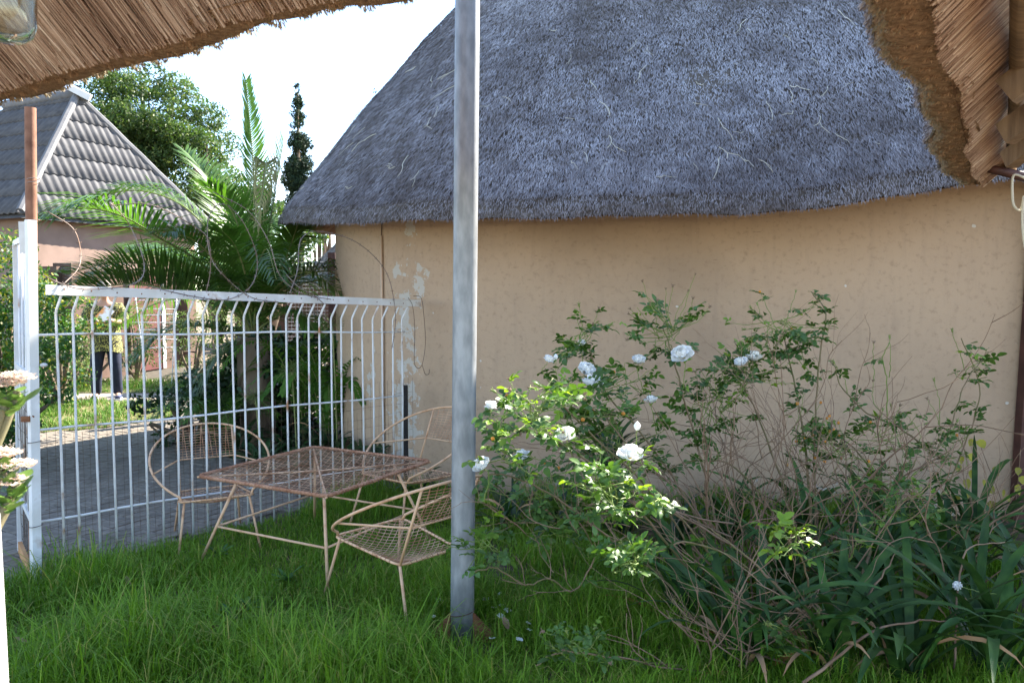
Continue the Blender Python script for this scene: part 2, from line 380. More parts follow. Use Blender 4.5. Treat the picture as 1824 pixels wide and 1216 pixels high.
for i in range(NP+1):
    for z in zs:
        w = .012*mnoise.noise((US[i]*.9, z*.9, 3))+.004*mnoise.noise((US[i]*4, z*4, 1)); p = ppt(i, RW+w); vs.append((p.x, p.y, z))
nz = len(zs)
for i in range(NP):
    for k in range(nz-1):
        fs.append((i*nz+k, (i+1)*nz+k, (i+1)*nz+k+1, i*nz+k+1)); uvs += [(US[i], zs[k]), (US[i+1], zs[k]), (US[i+1], zs[k+1]), (US[i], zs[k+1])]
me.from_pydata(vs, [], fs); ul = me.uv_layers.new(name='UVMap'); ul.data.foreach_set('uv', np.array(uvs, np.float32).ravel())
me.polygons.foreach_set('use_smooth', [True]*len(fs)); me.materials.append(wall_material())
put(bpy.data.objects.new('wall', me), hut)
# roof body: soffit, cut eave, thatch slope
def bez(e, q): return ((RE-.06)*(1-q)**2+2*q*(1-q)*(RE+.008)+q*q*(RE+.022), (e+.16)*(1-q)**2+2*q*(1-q)*(e+.072)+q*q*(e+.005))
def prof(i):
    e = EZ[i % NP]; top = e+.16
    out = [(RW-.04, e+.40), (RE-.14, e+.03), (RE+.0, e), bez(e, 1), bez(e, .75), bez(e, .5), bez(e, .25), (RE-.06, top)]
    for t in (.05, .12, .3, .5, .7, .85, .94, 1.0):
        r = (RE-.06)*(1-t); z = top+(RIDGE-top)*(t+.05*math.sin(math.pi*t)); out.append((r, z))
    return out
npf = len(prof(0))
def roofpt(i, r, z, amp=1):
    c, n = PLAN[i % NP]; p = c+n*r
    d = .03*amp*mnoise.noise((p.x*1.3, p.y*1.3, z*1.3))+.012*amp*mnoise.noise((p.x*5, p.y*5, z*5))
    return Vector((p.x+n.x*d, p.y+n.y*d, z+d))
bs, bt = MB(), MB()
P = [prof(i) for i in range(NP)]
bs.add([roofpt(i, *P[i][k], .3) for i in range(NP) for k in range(4)], [(i*4+k, i*4+k+1, ((i+1) % NP)*4+k+1, ((i+1) % NP)*4+k) for i in range(NP) for k in range(3)])
m = npf-3
bt.add([roofpt(i, *P[i][k]) for i in range(NP) for k in range(3, npf)], [(i*m+k, i*m+k+1, ((i+1) % NP)*m+k+1, ((i+1) % NP)*m+k) for i in range(NP) for k in range(m-1)])
roof = bt.build('roof', m_thatchb, hut); bs.build('eave_underside', m_soffit, hut)
# thatch strands over the side one can see
NS = 400000
ii = rng.uniform(18, 172, NS); tt = 1-np.sqrt(rng.uniform(.0, 1, NS)); tt = np.where(rng.random(NS) < .11, rng.uniform(-.06, .06, NS), tt)
C = np.zeros((NS, 3)); D = np.zeros((NS, 3)); N = np.zeros((NS, 3)); tone = np.zeros(NS)
Pc = np.array([[c.x, c.y] for c, n in PLAN]); Pn = np.array([[n.x, n.y] for c, n in PLAN]); Ea = np.array(EZ)
i0 = ii.astype(int); fr = (ii-i0)[:, None]
cc = Pc[i0]*(1-fr)+Pc[i0+1]*fr; nn = unit(Pn[i0]*(1-fr)+Pn[i0+1]*fr); ee = Ea[i0]*(1-fr[:, 0])+Ea[i0+1]*fr[:, 0]
top = ee+.16; tcl = np.clip(tt, 0, 1)
r = (RE-.06)*(1-tcl); z = top+(RIDGE-top)*(tcl+.05*np.sin(math.pi*tcl))
under = tt < 0; q = np.clip(-tt/.06, 0, 1)                 # the rounded nose of the eave
r = np.where(under, (RE-.06)*(1-q)**2+2*q*(1-q)*(RE+.008)+q*q*(RE+.022), r); z = np.where(under, ee+.16*(1-q)**2+2*q*(1-q)*.072+q*q*.005, z)
C[:, :2] = cc+nn*r[:, None]; C[:, 2] = z
sl_ = math.atan2(RIDGE-2.45, RE-.06)+.02
ang = np.where(under, np.arctan2(.088*(1-q)+.067*q, .068*(1-q)+.014*q), sl_)
D[:, :2] = nn*np.cos(ang)[:, None]; D[:, 2] = -np.sin(ang)
N[:, :2] = nn*np.sin(ang)[:, None]; N[:, 2] = np.cos(ang)
S = np.cross(D, N); D = unit(D+S*rng.normal(0, .26, NS)[:, None]+N*rng.uniform(-.04, .26, NS)[:, None])
nv = np.array([mnoise.noise((a*1.1, b*1.1, c_*1.1))*.6+mnoise.noise((a*4, b*4, c_*4))*.55+mnoise.noise((a*13, b*13, c_*13))*.5 for a, b, c_ in C])
C += N*(.012+.030*np.array([mnoise.noise((a*1.3, b*1.3, c_*1.3)) for a, b, c_ in C])+rng.uniform(-.004, .012, NS))[:, None]
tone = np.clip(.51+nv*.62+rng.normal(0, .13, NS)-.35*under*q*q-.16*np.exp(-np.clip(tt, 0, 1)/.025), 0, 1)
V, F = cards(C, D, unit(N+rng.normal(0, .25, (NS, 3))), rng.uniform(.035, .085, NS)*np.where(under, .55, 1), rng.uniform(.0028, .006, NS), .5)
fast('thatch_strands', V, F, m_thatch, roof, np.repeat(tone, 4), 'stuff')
# pale dry stalks lying on the thatch
stalks = []
for k in range(9):
    b = MB(); n = random.choice([3, 4, 5]); p = Vector((0, 0, 0)); pts = [p.copy()]; a = U(-.4, .4)
    for j in range(n): a += U(-.8, .8); p = p+Vector((math.sin(a), -math.cos(a), 0))*U(.018, .038); pts.append(p+Vector((0, 0, U(0, .012))))
    pts = crom(pts, 3); b.tube(pts, [.0024*(1-.5*j/len(pts)) for j in range(len(pts))], 4)
    if k % 3 == 0:
        q_ = pts[len(pts)//2]; b.tube([q_, q_+Vector((U(-.05, .05), -.04, .01)), q_+Vector((U(-.07, .07), -.08, .006))], .0016, 4)
    stalks.append(b.mesh('straw_stalk', m_straw))
for k in range(150):
    i = random.randint(50, 150); t = U(.0, .8) if k > 45 else U(0, .3); c, n = PLAN[i]; e = EZ[i]+.16
    r_ = (RE-.06)*(1-t); z_ = e+(RIDGE-e)*(t+.05*math.sin(math.pi*t)); p = roofpt(i, r_, z_)
    dn = Vector((n.x*math.cos(sl_), n.y*math.cos(sl_), -math.sin(sl_))); no = Vector((n.x*math.sin(sl_), n.y*math.sin(sl_), math.cos(sl_))); sd = (-dn).cross(no)
    Mx = Matrix((sd, -dn, no)).transposed().to_4x4(); s_ = U(.6, 1.35)
    inst('straw_stalk', random.choice(stalks), roof, Matrix.Translation(p+no*.035) @ Mx @ Matrix.Rotation(random.gauss(0, .5), 4, 'Z') @ Matrix.Diagonal((s_*.75, s_*1.5, s_, 1)))
# conduit up the wall, thin wire above it
pc = [i for i in range(60, 100) if abs(proj((*ppt(i, RW), 1.5))[0]-688) < 14]; ic = pc[0] if pc else 75
q_ = ppt(ic, RW+.015); zt = at(688, 420, q_.y).z
MB().tube([(q_.x, q_.y, .1), (q_.x, q_.y, zt)], .011, 8).build('conduit', M_('painted_conduit', (.60, .44, .31), (.56, .40, .28), 5, .6), hut)
MB().tube([(q_.x, q_.y, zt), (q_.x+.01, q_.y, EZ[ic]+.1)], .004, 5).build('conduit_wire', m_wire, hut)

# -------- paving beyond the gate: herringbone pavers in sand
sheet('paving', [(GA.x-.02, GA.y-.5), (GB.x-.02, GB.y), (-.8, 6.6), (-1.5, 9.6), (-.5, 16), (-13, 16), (-13, 3.4)], -.002, m_joint)
pav = bpy.data.objects['paving']
def inview(x, y):
    px, py = proj((x, y, 0)); return -40 < px < 720 and y > 3.5
def sunny_patch(x, y):                               # two planted strips left in the paving
    if y < 8.3: return False
    e1 = ((x+6.6)/2.35)**2+((y-9.65)/1.42)**2 < 1
    e2 = -11 < x < -4.55+.25*math.sin(y*2) and 11.9 < y < 13.5
    return e1 or e2
pv = MB(); a_, b_, h_ = .096, .047, .0
pv.add([(-a_, -b_, 0), (a_, -b_, 0), (a_, b_, 0), (-a_, b_, 0), (-a_+.006, -b_+.006, .008), (a_-.006, -b_+.006, .008), (a_-.006, b_-.006, .008), (-a_+.006, b_-.006, .008)],
       [(4, 5, 6, 7), (0, 1, 5, 4), (1, 2, 6, 5), (2, 3, 7, 6), (3, 0, 4, 7)])
pme = pv.mesh('paver', m_paver, False)
spots = []
rot = R(58); ca, sa = math.cos(rot), math.sin(rot)
for i in range(-90, 91):
    for j in range(-90, 91):
        m4 = (i - j) % 4
        if m4 not in (0, 3): continue
        if m4 == 0: lx, ly, ra = i*.1+.05, j*.1, 0        # covers cells i, i+1
        else: lx, ly, ra = i*.1, j*.1+.05, math.pi/2
        x, y = -5.5+lx*ca-ly*sa, 9.0+lx*sa+ly*ca
        if gside(x, y) > -.12 or not inview(x, y) or sunny_patch(x, y) or y > 11.2: continue
        if (Vector((x, y))-HC).length < RW+.9: continue
        spots.append((math.hypot(x, y), x, y, rot+ra))
spots.sort()
for k, (d, x, y, ra) in enumerate(spots[:300]):
    inst('paver', pme, pav, Matrix.Translation((x, y, U(-.001, .003))) @ Matrix.Rotation(ra+U(-.02, .02), 4, 'Z') @ Matrix.Rotation(U(-.012, .012), 4, 'X'))
if len(spots) > 300:
    b = MB()
    for (d, x, y, ra) in spots[300:]:
        Mx = Matrix.Translation((x, y, U(-.001, .003))) @ Matrix.Rotation(ra, 4, 'Z'); b.add([Mx @ Vector(v) for v in pv.v], pv.f)
    b.build('far_pavers', m_paver, pav, False, 'stuff')
# pale path the walker stands on
sheet('path', [(-13, 10.95), (-4.3, 10.95), (-3.2, 9.6), (-2.3, 9.9), (-2.6, 12.2), (-3.6, 13.4), (-13, 14.5)], .003, m_path)

# ================================================================== the veranda's thatched eaves over the camera
ZE = 2.10
def wing(T0, T1, inward, label, seed, mossy):
    T0, T1, inward = Vector(T0), Vector(T1), Vector(inward).normalized(); L = (T1-T0).length; e = (T1-T0).normalized()
    rg = np.random.default_rng(seed)
    root = thing('veranda_thatch_eave', label, 'thatch eave', (*((T0+T1)/2), ZE))
    def P3(s, w, z): p = T0+e*s+inward*w; return Vector((p.x, p.y, z))
    def skew(s): return 0.02*math.sin(s*3.1+seed)+.015*math.sin(s*9+seed)
    n = int(L/.04); b = MB(); t = MB(); u = MB()
    sta = [L*k/n for k in range(n+1)]
    # cut face (slightly lumpy), weathered top, underlay above the reeds
    row = []
    for s in sta:
        for w in (-.01, .02, .06, .125): row.append(P3(s, w+skew(s), ZE+.012*mnoise.noise((s*9, w*20, seed))+(.03 if w < 0 else 0)))
    b.add(row, [(k*4+j, (k+1)*4+j, (k+1)*4+j+1, k*4+j+1) for k in range(n) for j in range(3)])
    row = []
    for s in sta:
        for (w, z) in ((-.01, .03), (.0, .10), (.10, .24), (.5, .66), (1.7, 1.86)): row.append(P3(s, w+skew(s), ZE+z+.02*mnoise.noise((s*4, w*4, seed+5))))
    t.add(row, [(k*5+j, k*5+j+1, (k+1)*5+j+1, (k+1)*5+j) for k in range(n) for j in range(4)])
    u.add([P3(s, w, ZE+w-.105) for s in (0, L) for w in (.10, 1.7)], [(0, 2, 3, 1)])
    b.build('cut_face', m_buttb, root); t.build('weathered_top', m_moss if mossy else m_thatchb, root); u.build('underlay', m_soffit, root)
    # reeds of the underside, running up the slope
    NR = int(L*2300); s = rg.uniform(0, L, NR); w0 = .098+rg.exponential(.03, NR); ln = rg.uniform(.25, .8, NR); d = rg.normal(0, .035, NR); dep = rg.uniform(.0, .014, NR)
    w0 = np.where(rg.random(NR) < .45, w0+rg.uniform(0, .5, NR), w0)
    rad = rg.uniform(.0009, .0023, NR)
    base = np.array([T0.x, T0.y, 0]); E3 = np.array([e.x, e.y, 0]); I3 = np.array([inward.x, inward.y, 0]); UP = np.array([0, 0, 1.]); NO = unit((I3-UP)[None])[0]*-1
    NO = -unit((UP-I3)[None])[0]; sl3 = unit((I3+UP)[None])[0]
    sk = .02*np.sin(s*3.1+seed)+.015*np.sin(s*9+seed)
    A = base+s[:, None]*E3+(w0+sk*.6)[:, None]*I3; A[:, 2] = ZE+w0-.112
    A += NO*dep[:, None]; dirv = unit(sl3+d[:, None]*E3+rg.normal(0, .012, NR)[:, None]*NO); B = A+dirv*ln[:, None]
    S = unit(np.cross(dirv, NO[None].repeat(NR, 0)))
    r_ = rad[:, None]
    V = np.stack([A+S*r_, A-S*r_, A+NO*r_*1.5, B+S*r_*.7, B-S*r_*.7, B+NO*r_], 1).reshape(-1, 3)
    F = (np.array([[0, 2, 5, 3], [2, 1, 4, 5], [0, 3, 4, 1]])[None]+6*np.arange(NR)[:, None, None]).reshape(-1, 4)
    tn = np.clip(rg.beta(1.6, 2.2, NR)+.18*np.sin(s*11+seed)*np.sin(s*3), 0, 1)
    fast('reed_layer', V, F, m_reed, root, np.repeat(tn, 6), 'stuff')
    # stubble of the cut butts
    NB = int(L*9000); s = rg.uniform(0, L, NB); w = rg.uniform(-.012, .11, NB)
    sk = .02*np.sin(s*3.1+seed)+.015*np.sin(s*9+seed)
    A = base+s[:, None]*E3+(w+sk)[:, None]*I3; A[:, 2] = ZE+.014+np.where(w < 0, .03, 0)+.012*np.sin(s*70)*np.sin(w*60+s*13)
    dirv = unit(np.array([0, 0, -1.])+I3*rg.normal(-.55, .35, NB)[:, None]+E3*rg.normal(0, .35, NB)[:, None])
    V, F = cards(A, dirv, unit(rg.normal(0, 1, (NB, 3))), rg.uniform(.005, .017, NB), rg.uniform(.002, .005, NB), .6)
    tn = np.where(w+rg.normal(0, .012, NB) < .038, rg.uniform(.78, 1, NB), rg.beta(2, 2, NB)*.62)
    fast('butt_stubble', V, F, m_butt, root, np.repeat(tn, 4), 'stuff')
    # shaggy outer face
    NB = int(L*5000); s = rg.uniform(0, L, NB); zz = rg.uniform(0, .24, NB); sk = .02*np.sin(s*3.1+seed)+.015*np.sin(s*9+seed)
    A = base+s[:, None]*E3+(np.where(zz < .1, -.015, (zz-.1)*.7-.015)+sk)[:, None]*I3; A[:, 2] = ZE+.03+zz
    dirv = unit(np.array([0, 0, -.6])-I3*rg.uniform(.2, .8, NB)[:, None]+E3*rg.normal(0, .4, NB)[:, None])
    V, F = cards(A, dirv, unit(rg.normal(0, 1, (NB, 3))), rg.uniform(.008, .024, NB), rg.uniform(.002, .005, NB), .6)
    fast('shaggy_edge', V, F, m_thatch, root, np.repeat(rg.random(NB), 4), 'stuff')
    return root
rd = Vector((1.602, 2.55)).normalized(); ld = Vector((-1.412, .85)).normalized()
CORNER = Vector((.44, 1.14))
wing(CORNER, Vector((2.25, 4.02))+rd*.10, (rd.y, -rd.x), 'brown thatch eave with mossy cut edge at upper right', 3, True)
wing(CORNER, Vector((-1.52, 2.32))+ld*1.3, (ld.y, -ld.x) if Vector((ld.y, -ld.x)).dot(CORNER) < 0 else (-ld.y, ld.x), 'brown thatch eave crossing the upper left corner', 11, False)
rv = [o for o in col.objects if o.name.startswith('veranda_thatch_eave')][0]
rin = Vector((rd.y, -rd.x))
def rp(dist, w, z): p = Vector((2.25, 4.02))+rd*(dist-0)+rin*w; return (p.x, p.y, z)
MB().tube([rp(-3.6, .245, 2.165), rp(-1.6, .25, 2.16), rp(.12, .245, 2.165)], .024, 10).build('eave_pole', m_wood, rv)
MB().tube([rp(-.25, .16, 2.13), rp(-.1, .3, 2.10), rp(.1, .36, 2.2)], [.02, .024, .02], 7).build('lashing', m_darkwood, rv)
for (x, y, Y, x2, y2, Y2, w, h, ttl) in [(1792, 165, 2.15, 1905, 80, 2.05, .05, .075, 'a'), (1790, 240, 2.4, 1905, 160, 2.25, .05, .07, 'b'), (1796, 286, 2.7, 1905, 205, 2.5, .05, .06, 'c'), (1800, 12, 1.9, 1920, -70, 1.8, .05, .055, 'd')]:
    a, b2 = at(x, y, Y), at(x2, y2, Y2); MB().beam(a, b2, w, h).build('batten', m_wood, rv, False)
# timber post standing by the hut wall at the right, pale cable looping from the eave
a, b2 = gnd(1812, 928), at(1838, 262, 5.05)
pt = thing('timber_post', 'dark stained timber post at the right edge beside the hut wall', 'post', a)
MB().beam(a-Vector((0, 0, .05)), Vector((a.x+.05, a.y-.02, 2.5)), .075, .075, (0, 1, 0)).build('shaft', m_darkwood, pt, False)
cb = tag(MB().tube(crom([at(1828, 318, 3.6), at(1806, 312, 3.62), at(1803, 340, 3.62), at(1806, 366, 3.62), at(1818, 374, 3.62), at(1824, 350, 3.6), at(1821, 384, 3.6), at(1824, 430, 3.6), at(1834, 470, 3.6)], 6), .0055, 6).build('cable', m_cable), 'cream cable hanging in a loop under the right thatch eave', 'cable')
# ================================================================== steel pole
pb = gnd(823, 1140); ptop = at(834, -150, pb.y)
pole = thing('steel_pole', 'tall grey galvanised steel pole standing in the lawn beside the table', 'pole', pb)
pv_ = (ptop-pb).normalized()
MB().tube([pb-pv_*.05+pv_*k*.36 for k in range(12)], .0525, 28).build('shaft', m_galv, pole)
jp = at(831, 268, pb.y)
for sx in (-1, 1):
    b = MB(); o_ = pb+pv_*.0; yy = -.006
    v = [Vector((sx*.050, -.02, 0)), Vector((sx*.155, -.02, 0)), Vector((sx*.15, -.02, .03)), Vector((sx*.050, -.02, .135))]
    b.add([o_+p for p in v]+[o_+p+Vector((0, .012, 0)) for p in v], [(0, 1, 2, 3), (7, 6, 5, 4), (0, 4, 5, 1), (1, 5, 6, 2), (2, 6, 7, 3), (3, 7, 4, 0)])
    b.build('gusset_plate', m_rust, pole, False)
hp = pb+pv_*.13
MB().tube([hp+Vector((.055*math.cos(a), .055*math.sin(a), .012*math.cos(a+.4))) for a in np.linspace(0, 2*math.pi, 24, endpoint=False)], .0022, 5, True).build('wire_tie', m_wire, pole)
# ================================================================== white barred gate, its post, side leaf
gate = thing('barred_gate', 'white steel gate of bent vertical bars behind the garden table', 'gate', GA)
def gpt(x, y):                                       # photograph point on the gate's plane
    d = ray(x, y); dn = d.dot(gperp); t = (GA-Vector((0, 0, CAMZ))).dot(gperp)/dn; return Vector((0, 0, CAMZ))+d*t
def gz(x, ys): xs = [75, 735]; return gpt(x, np.interp(x, xs, ys))
barx = [101, 131, 165, 197, 224, 254, 283, 311, 336, 362, 387, 413, 435, 459, 483, 510, 530, 550, 569, 590, 608, 627, 645, 664, 681, 700, 716]
OFF = gperp*.062
for x in barx:
    ytop = np.interp(x, [75, 735], [519, 548]); tp = gz(x, (522, 548)); k1 = Vector((gpt(x, 600).x, gpt(x, 600).y, tp.z-.105)); k2 = Vector((k1.x, k1.y, k1.z+.025))
    ft = Vector((k1.x+U(-.006, .006), k1.y, .0)); md = Vector((k1.x+U(-.006, .006), k1.y+U(-.004, .004), .7))
    MB().tube([ft, md, k1-Vector((0, 0, .03)), k1, k1+Vector((0, 0, .018))+OFF*.12, tp+OFF-Vector((0, 0, .0))], .0068, 8).build('bar', m_bar, gate)
for ya, yb, xb in ((597, 590, 722), (767, 702, 727), (928, 822, 727)):
    b = MB(); pts = []
    for k in range(10):
        x = 70+(xb-70)*k/9; p = gz(x, (ya, yb))-gperp*.009; pts.append(p+Vector((0, 0, .006*math.sin(k*1.3+ya))))
    b.tube(pts, .0065, 8).build('cross_rail', m_bar, gate)
a, b2 = gz(74, (516, 540))+OFF, gz(738, (516, 540))+OFF
br = MB().beam(a, b2, .022, .052).build('top_rail', m_white, gate, False)
for k in range(20):
    p = a.lerp(b2, .03+.95*k/19)+gperp*.0115+Vector((0, 0, U(-.008, .008)))
    MB().sphere(p, .0045, 6, 4).build('rivet', m_rust, br)
# dark wire netting tied to the lower half
b = MB()
L_ = (GB-GA).length; nh = 62
for k in range(nh+1):
    t = k/nh; p = GA.lerp(GB, t)-gperp*.022; h = .80+.02*math.sin(k) if t < .55 else .62
    if t > .8: h = .86
    b.tube([p+Vector((0, 0, .01)), p+Vector((U(-.006, .006), U(-.004, .004), h*.5)), p+Vector((U(-.004, .004), 0, h))], .0011, 3, cap=False)
for z_ in np.arange(.06, .82, .076):
    pts = [GA.lerp(GB, t)-gperp*.022+Vector((0, 0, z_+.006*math.sin(t*23+z_*40))) for t in np.linspace(0, 1, 26)]
    b.tube(pts, .0011, 3, cap=False)
b.build('wire_netting', m_wire, gate, True, 'stuff')
# end stake in black against the wall
a = gz(704, (760, 760)); e0 = Vector((GB.x-.06, GB.y-.1, 0))
tag(MB().box((e0.x, e0.y+.02, .40), (.035, .03, .82), Matrix.Rotation(.3, 3, 'Z')).build('steel_stake', M_('black_perforated_steel', (.012, .011, .011), (.03, .026, .024), 70, .7), None, False), 'short black steel stake at the wall end of the gate', 'stake')
# hanging wire hook
hk = [gz(712, (530, 530))+OFF*1.5, gz(719, (545, 545))+OFF*1.6, gz(722, (585, 585))+OFF*1.7, gz(721, (640, 640))+OFF*1.7, gz(726, (653, 653))+OFF*1.7, gz(735, (648, 648))+OFF*1.7, gz(741, (610, 610))+OFF*1.7, gz(738, (560, 560))+OFF*1.7, gz(734, (530, 530))+OFF*1.6, gz(728, (527, 527))+OFF*.8]
b = MB(); b.tube(crom(hk, 5), .0022, 5); b.tube(crom([hk[5], gz(738, (657, 657))+OFF*1.7, gz(741, (665, 665))+OFF*1.7, gz(747, (664, 664))+OFF*1.7, gz(748, (656, 656))+OFF*1.7], 5), .0022, 5)
tag(b.build('wire_hook', m_wire), 'dark bent wire hook hanging from the gate rail end', 'wire hook')
# gate post
pbase = gnd(63, 1050); gp_ = thing('gate_post', 'white square steel post at the left end of the barred gate', 'post', pbase)
zt = at(60, 392, pbase.y).z
ang = math.atan2(gdir.y, gdir.x)
MB().beam((pbase.x+.004, pbase.y, -.02), (pbase.x+.05, pbase.y, zt), .042, .042, gdir).build('shaft', m_white, gp_, False)
MB().box((pbase.x-.0, pbase.y+.035, zt-.085), (.06, .012, .16), Matrix.Rotation(.1, 3, 'Z')).build('latch_plate', m_white, gp_, False)
b = MB(); pl = at(47, 746, pbase.y-.02); b.box(pl, (.045, .02, .028)); b.tube([pl+Vector((.015, 0, .012)), pl+Vector((.03, -.002, .02)), pl+Vector((.04, 0, .01))], .004, 6); b.build('latch', m_rust, gp_, False)
for z_ in (.34, .78): MB().tube([Vector((pbase.x+.008+.024*z_+.032*math.cos(a), pbase.y+.032*math.sin(a), z_+.004*math.cos(a))) for a in np.linspace(0, 6.28, 16, endpoint=False)], .0018, 4, True).build('wire_tie', m_wire, gp_)
MB().sphere(at(78, 650, pbase.y), .014, 10, 7, (1.4, 1, .8)).build('knob', m_post, gp_)
# side leaf seen almost edge on
la, lb = Vector((pbase.x-.03, pbase.y+.03, 0)), gnd(36, 985); LT = Vector((.045, 0, 0))
leaf = thing('side_gate_leaf', 'narrow white gate leaf seen edge-on beside the gate post', 'gate', la)
ldv = (lb-la).normalized()
zl = zt-.06
MB().beam(la+Vector((0, 0, .02)), la+LT+Vector((0, 0, zl)), .022, .022, ldv).build('stile', m_white, leaf, False)
MB().beam(lb+Vector((0, 0, .02)), lb+LT+Vector((0, 0, zl-.02)), .028, .022, ldv).build('stile', m_white, leaf, False)
for z_ in (zl-.02, 1.12, .36): MB().beam(la+LT*z_/zl+Vector((0, 0, z_)), lb+LT*z_/zl+Vector((0, 0, z_)), .02, .03).build('rail', m_white, leaf, False)
for k in range(1, 4): p = la.lerp(lb, k/4); MB().tube([p+LT*.2+Vector((0, 0, .36)), p+LT+Vector((0, 0, zl-.03))], .007, 7).build('bar', m_bar, leaf)
MB().beam(la+Vector((.01, 0, .03)), lb+Vector((0, 0, .03)), .02, .09).build('kick_board', M_('orange_timber', (.42, .20, .08), (.5, .27, .12), 6, .8), leaf, False)
b = MB()
for k in range(13): p = la.lerp(lb, k/12)+Vector((.022, -.012, 0)); b.tube([p+Vector((0, 0, .06)), p+Vector((U(-.01, .01), 0, .55)), p+Vector((0, 0, .95+.04*math.sin(k)))], .0013, 3, cap=False)
for z_ in np.arange(.1, .95, .075): b.tube([la.lerp(lb, t)+Vector((.022, -.012, z_+.01*math.sin(t*9+z_*30))) for t in np.linspace(0, 1, 6)], .0013, 3, cap=False)
b.build('wire_netting', m_wire, leaf, True, 'stuff')
# rusty pipe behind the post
p0 = at(54, 192, pbase.y+.22); pr = thing('rusty_pipe', 'rusty brown steel pipe rising behind the white gate post', 'pipe', (p0.x, p0.y, 0))
MB().tube([(p0.x-.075, p0.y, -.02), (p0.x, p0.y, p0.z)], .028, 14, cap=False).build('shaft', m_pipe, pr)
MB().tube([(p0.x, p0.y, p0.z-.035), (p0.x, p0.y, p0.z-.002)], .0245, 14).build('bore_plug', m_darkwood, pr)
for z_ in (2.13, 2.15, 1.93): MB().tube([Vector((p0.x+.031*math.cos(a), p0.y+.031*math.sin(a), z_+.004*math.cos(a))) for a in np.linspace(0, 6.28, 14, endpoint=False)], .002, 4, True).build('wire_tie', m_barb, pr)
# barbed wire tangles along the gate top
def barbed(paths, label):
    root = thing('barbed_wire_coil', label, 'barbed wire', paths[0][0]); 
    for pts in paths:
        c = crom(pts, 8); b = MB(); b.tube(c, .0028, 5); o = b.build('strand', m_barb, root); br_ = MB(); acc = 0
        for i in range(1, len(c)):
            acc += (c[i]-c[i-1]).length
            if acc > .06:
                acc = 0
                t = (c[i]-c[i-1]).normalized(); s = t.orthogonal().normalized(); s.rotate(Quaternion(t, U(0, 6))); s2 = s.copy(); s2.rotate(Quaternion(t, 1.3))
                br_.tube([c[i]-s*.013+t*.003, c[i], c[i]+s*.013-t*.003], .0016, 4); br_.tube([c[i]-s2*.013, c[i]+t*.005, c[i]+s2*.013], .0016, 4)
        br_.build('barbs', m_barb, o, True, 'stuff')
    return root
def gp3(x, y, o): p = gpt(x, y); return p+gperp*o if abs(o) < 1 else p
barbed([[gp3(75, 490, .02), gp3(100, 506, .08), gp3(140, 515, .1), gp3(230, 505, .06), gp3(275, 470, -.12), gp3(270, 400, -.25), gp3(235, 365, -.2), gp3(205, 362, -.05)],
        [gp3(100, 375, -.1), gp3(140, 410, -.05), gp3(138, 470, .03), gp3(95, 510, .1)],
        [gp3(210, 364, -.1), gp3(270, 365, .0), gp3(330, 405, .1), gp3(352, 430, .12), gp3(362, 480, .08), gp3(355, 525, .07)]], 'rusty barbed wire loops over the left half of the gate')
barbed([[gp3(250, 510, .09), gp3(330, 528, .1), gp3(390, 533, .1), gp3(440, 508, .05), gp3(474, 460, -.1), gp3(472, 400, -.22), gp3(440, 365, -.2), gp3(400, 365, -.1), gp3(365, 400, .03), gp3(360, 460, .1), gp3(385, 500, .14), gp3(430, 530, .12), gp3(480, 538, .1)],
        [gp3(395, 340, -.1), gp3(450, 375, -.05), gp3(475, 430, .02), gp3(490, 490, .05), gp3(520, 522, .1), gp3(570, 533, .12)]], 'barbed wire ring curling above the middle of the gate')
barbed([[gp3(500, 522, .1), gp3(530, 480, .0), gp3(560, 425, -.15), gp3(600, 410, -.2), gp3(650, 430, -.1), gp3(682, 480, .02), gp3(688, 540, .09), gp3(686, 585, .11), gp3(680, 620, .11)],
        [gp3(560, 540, .1), gp3(545, 525, .08), gp3(530, 512, .02), gp3(527, 490, -.1)]], 'barbed wire arch bending down at the wall end of the gate')
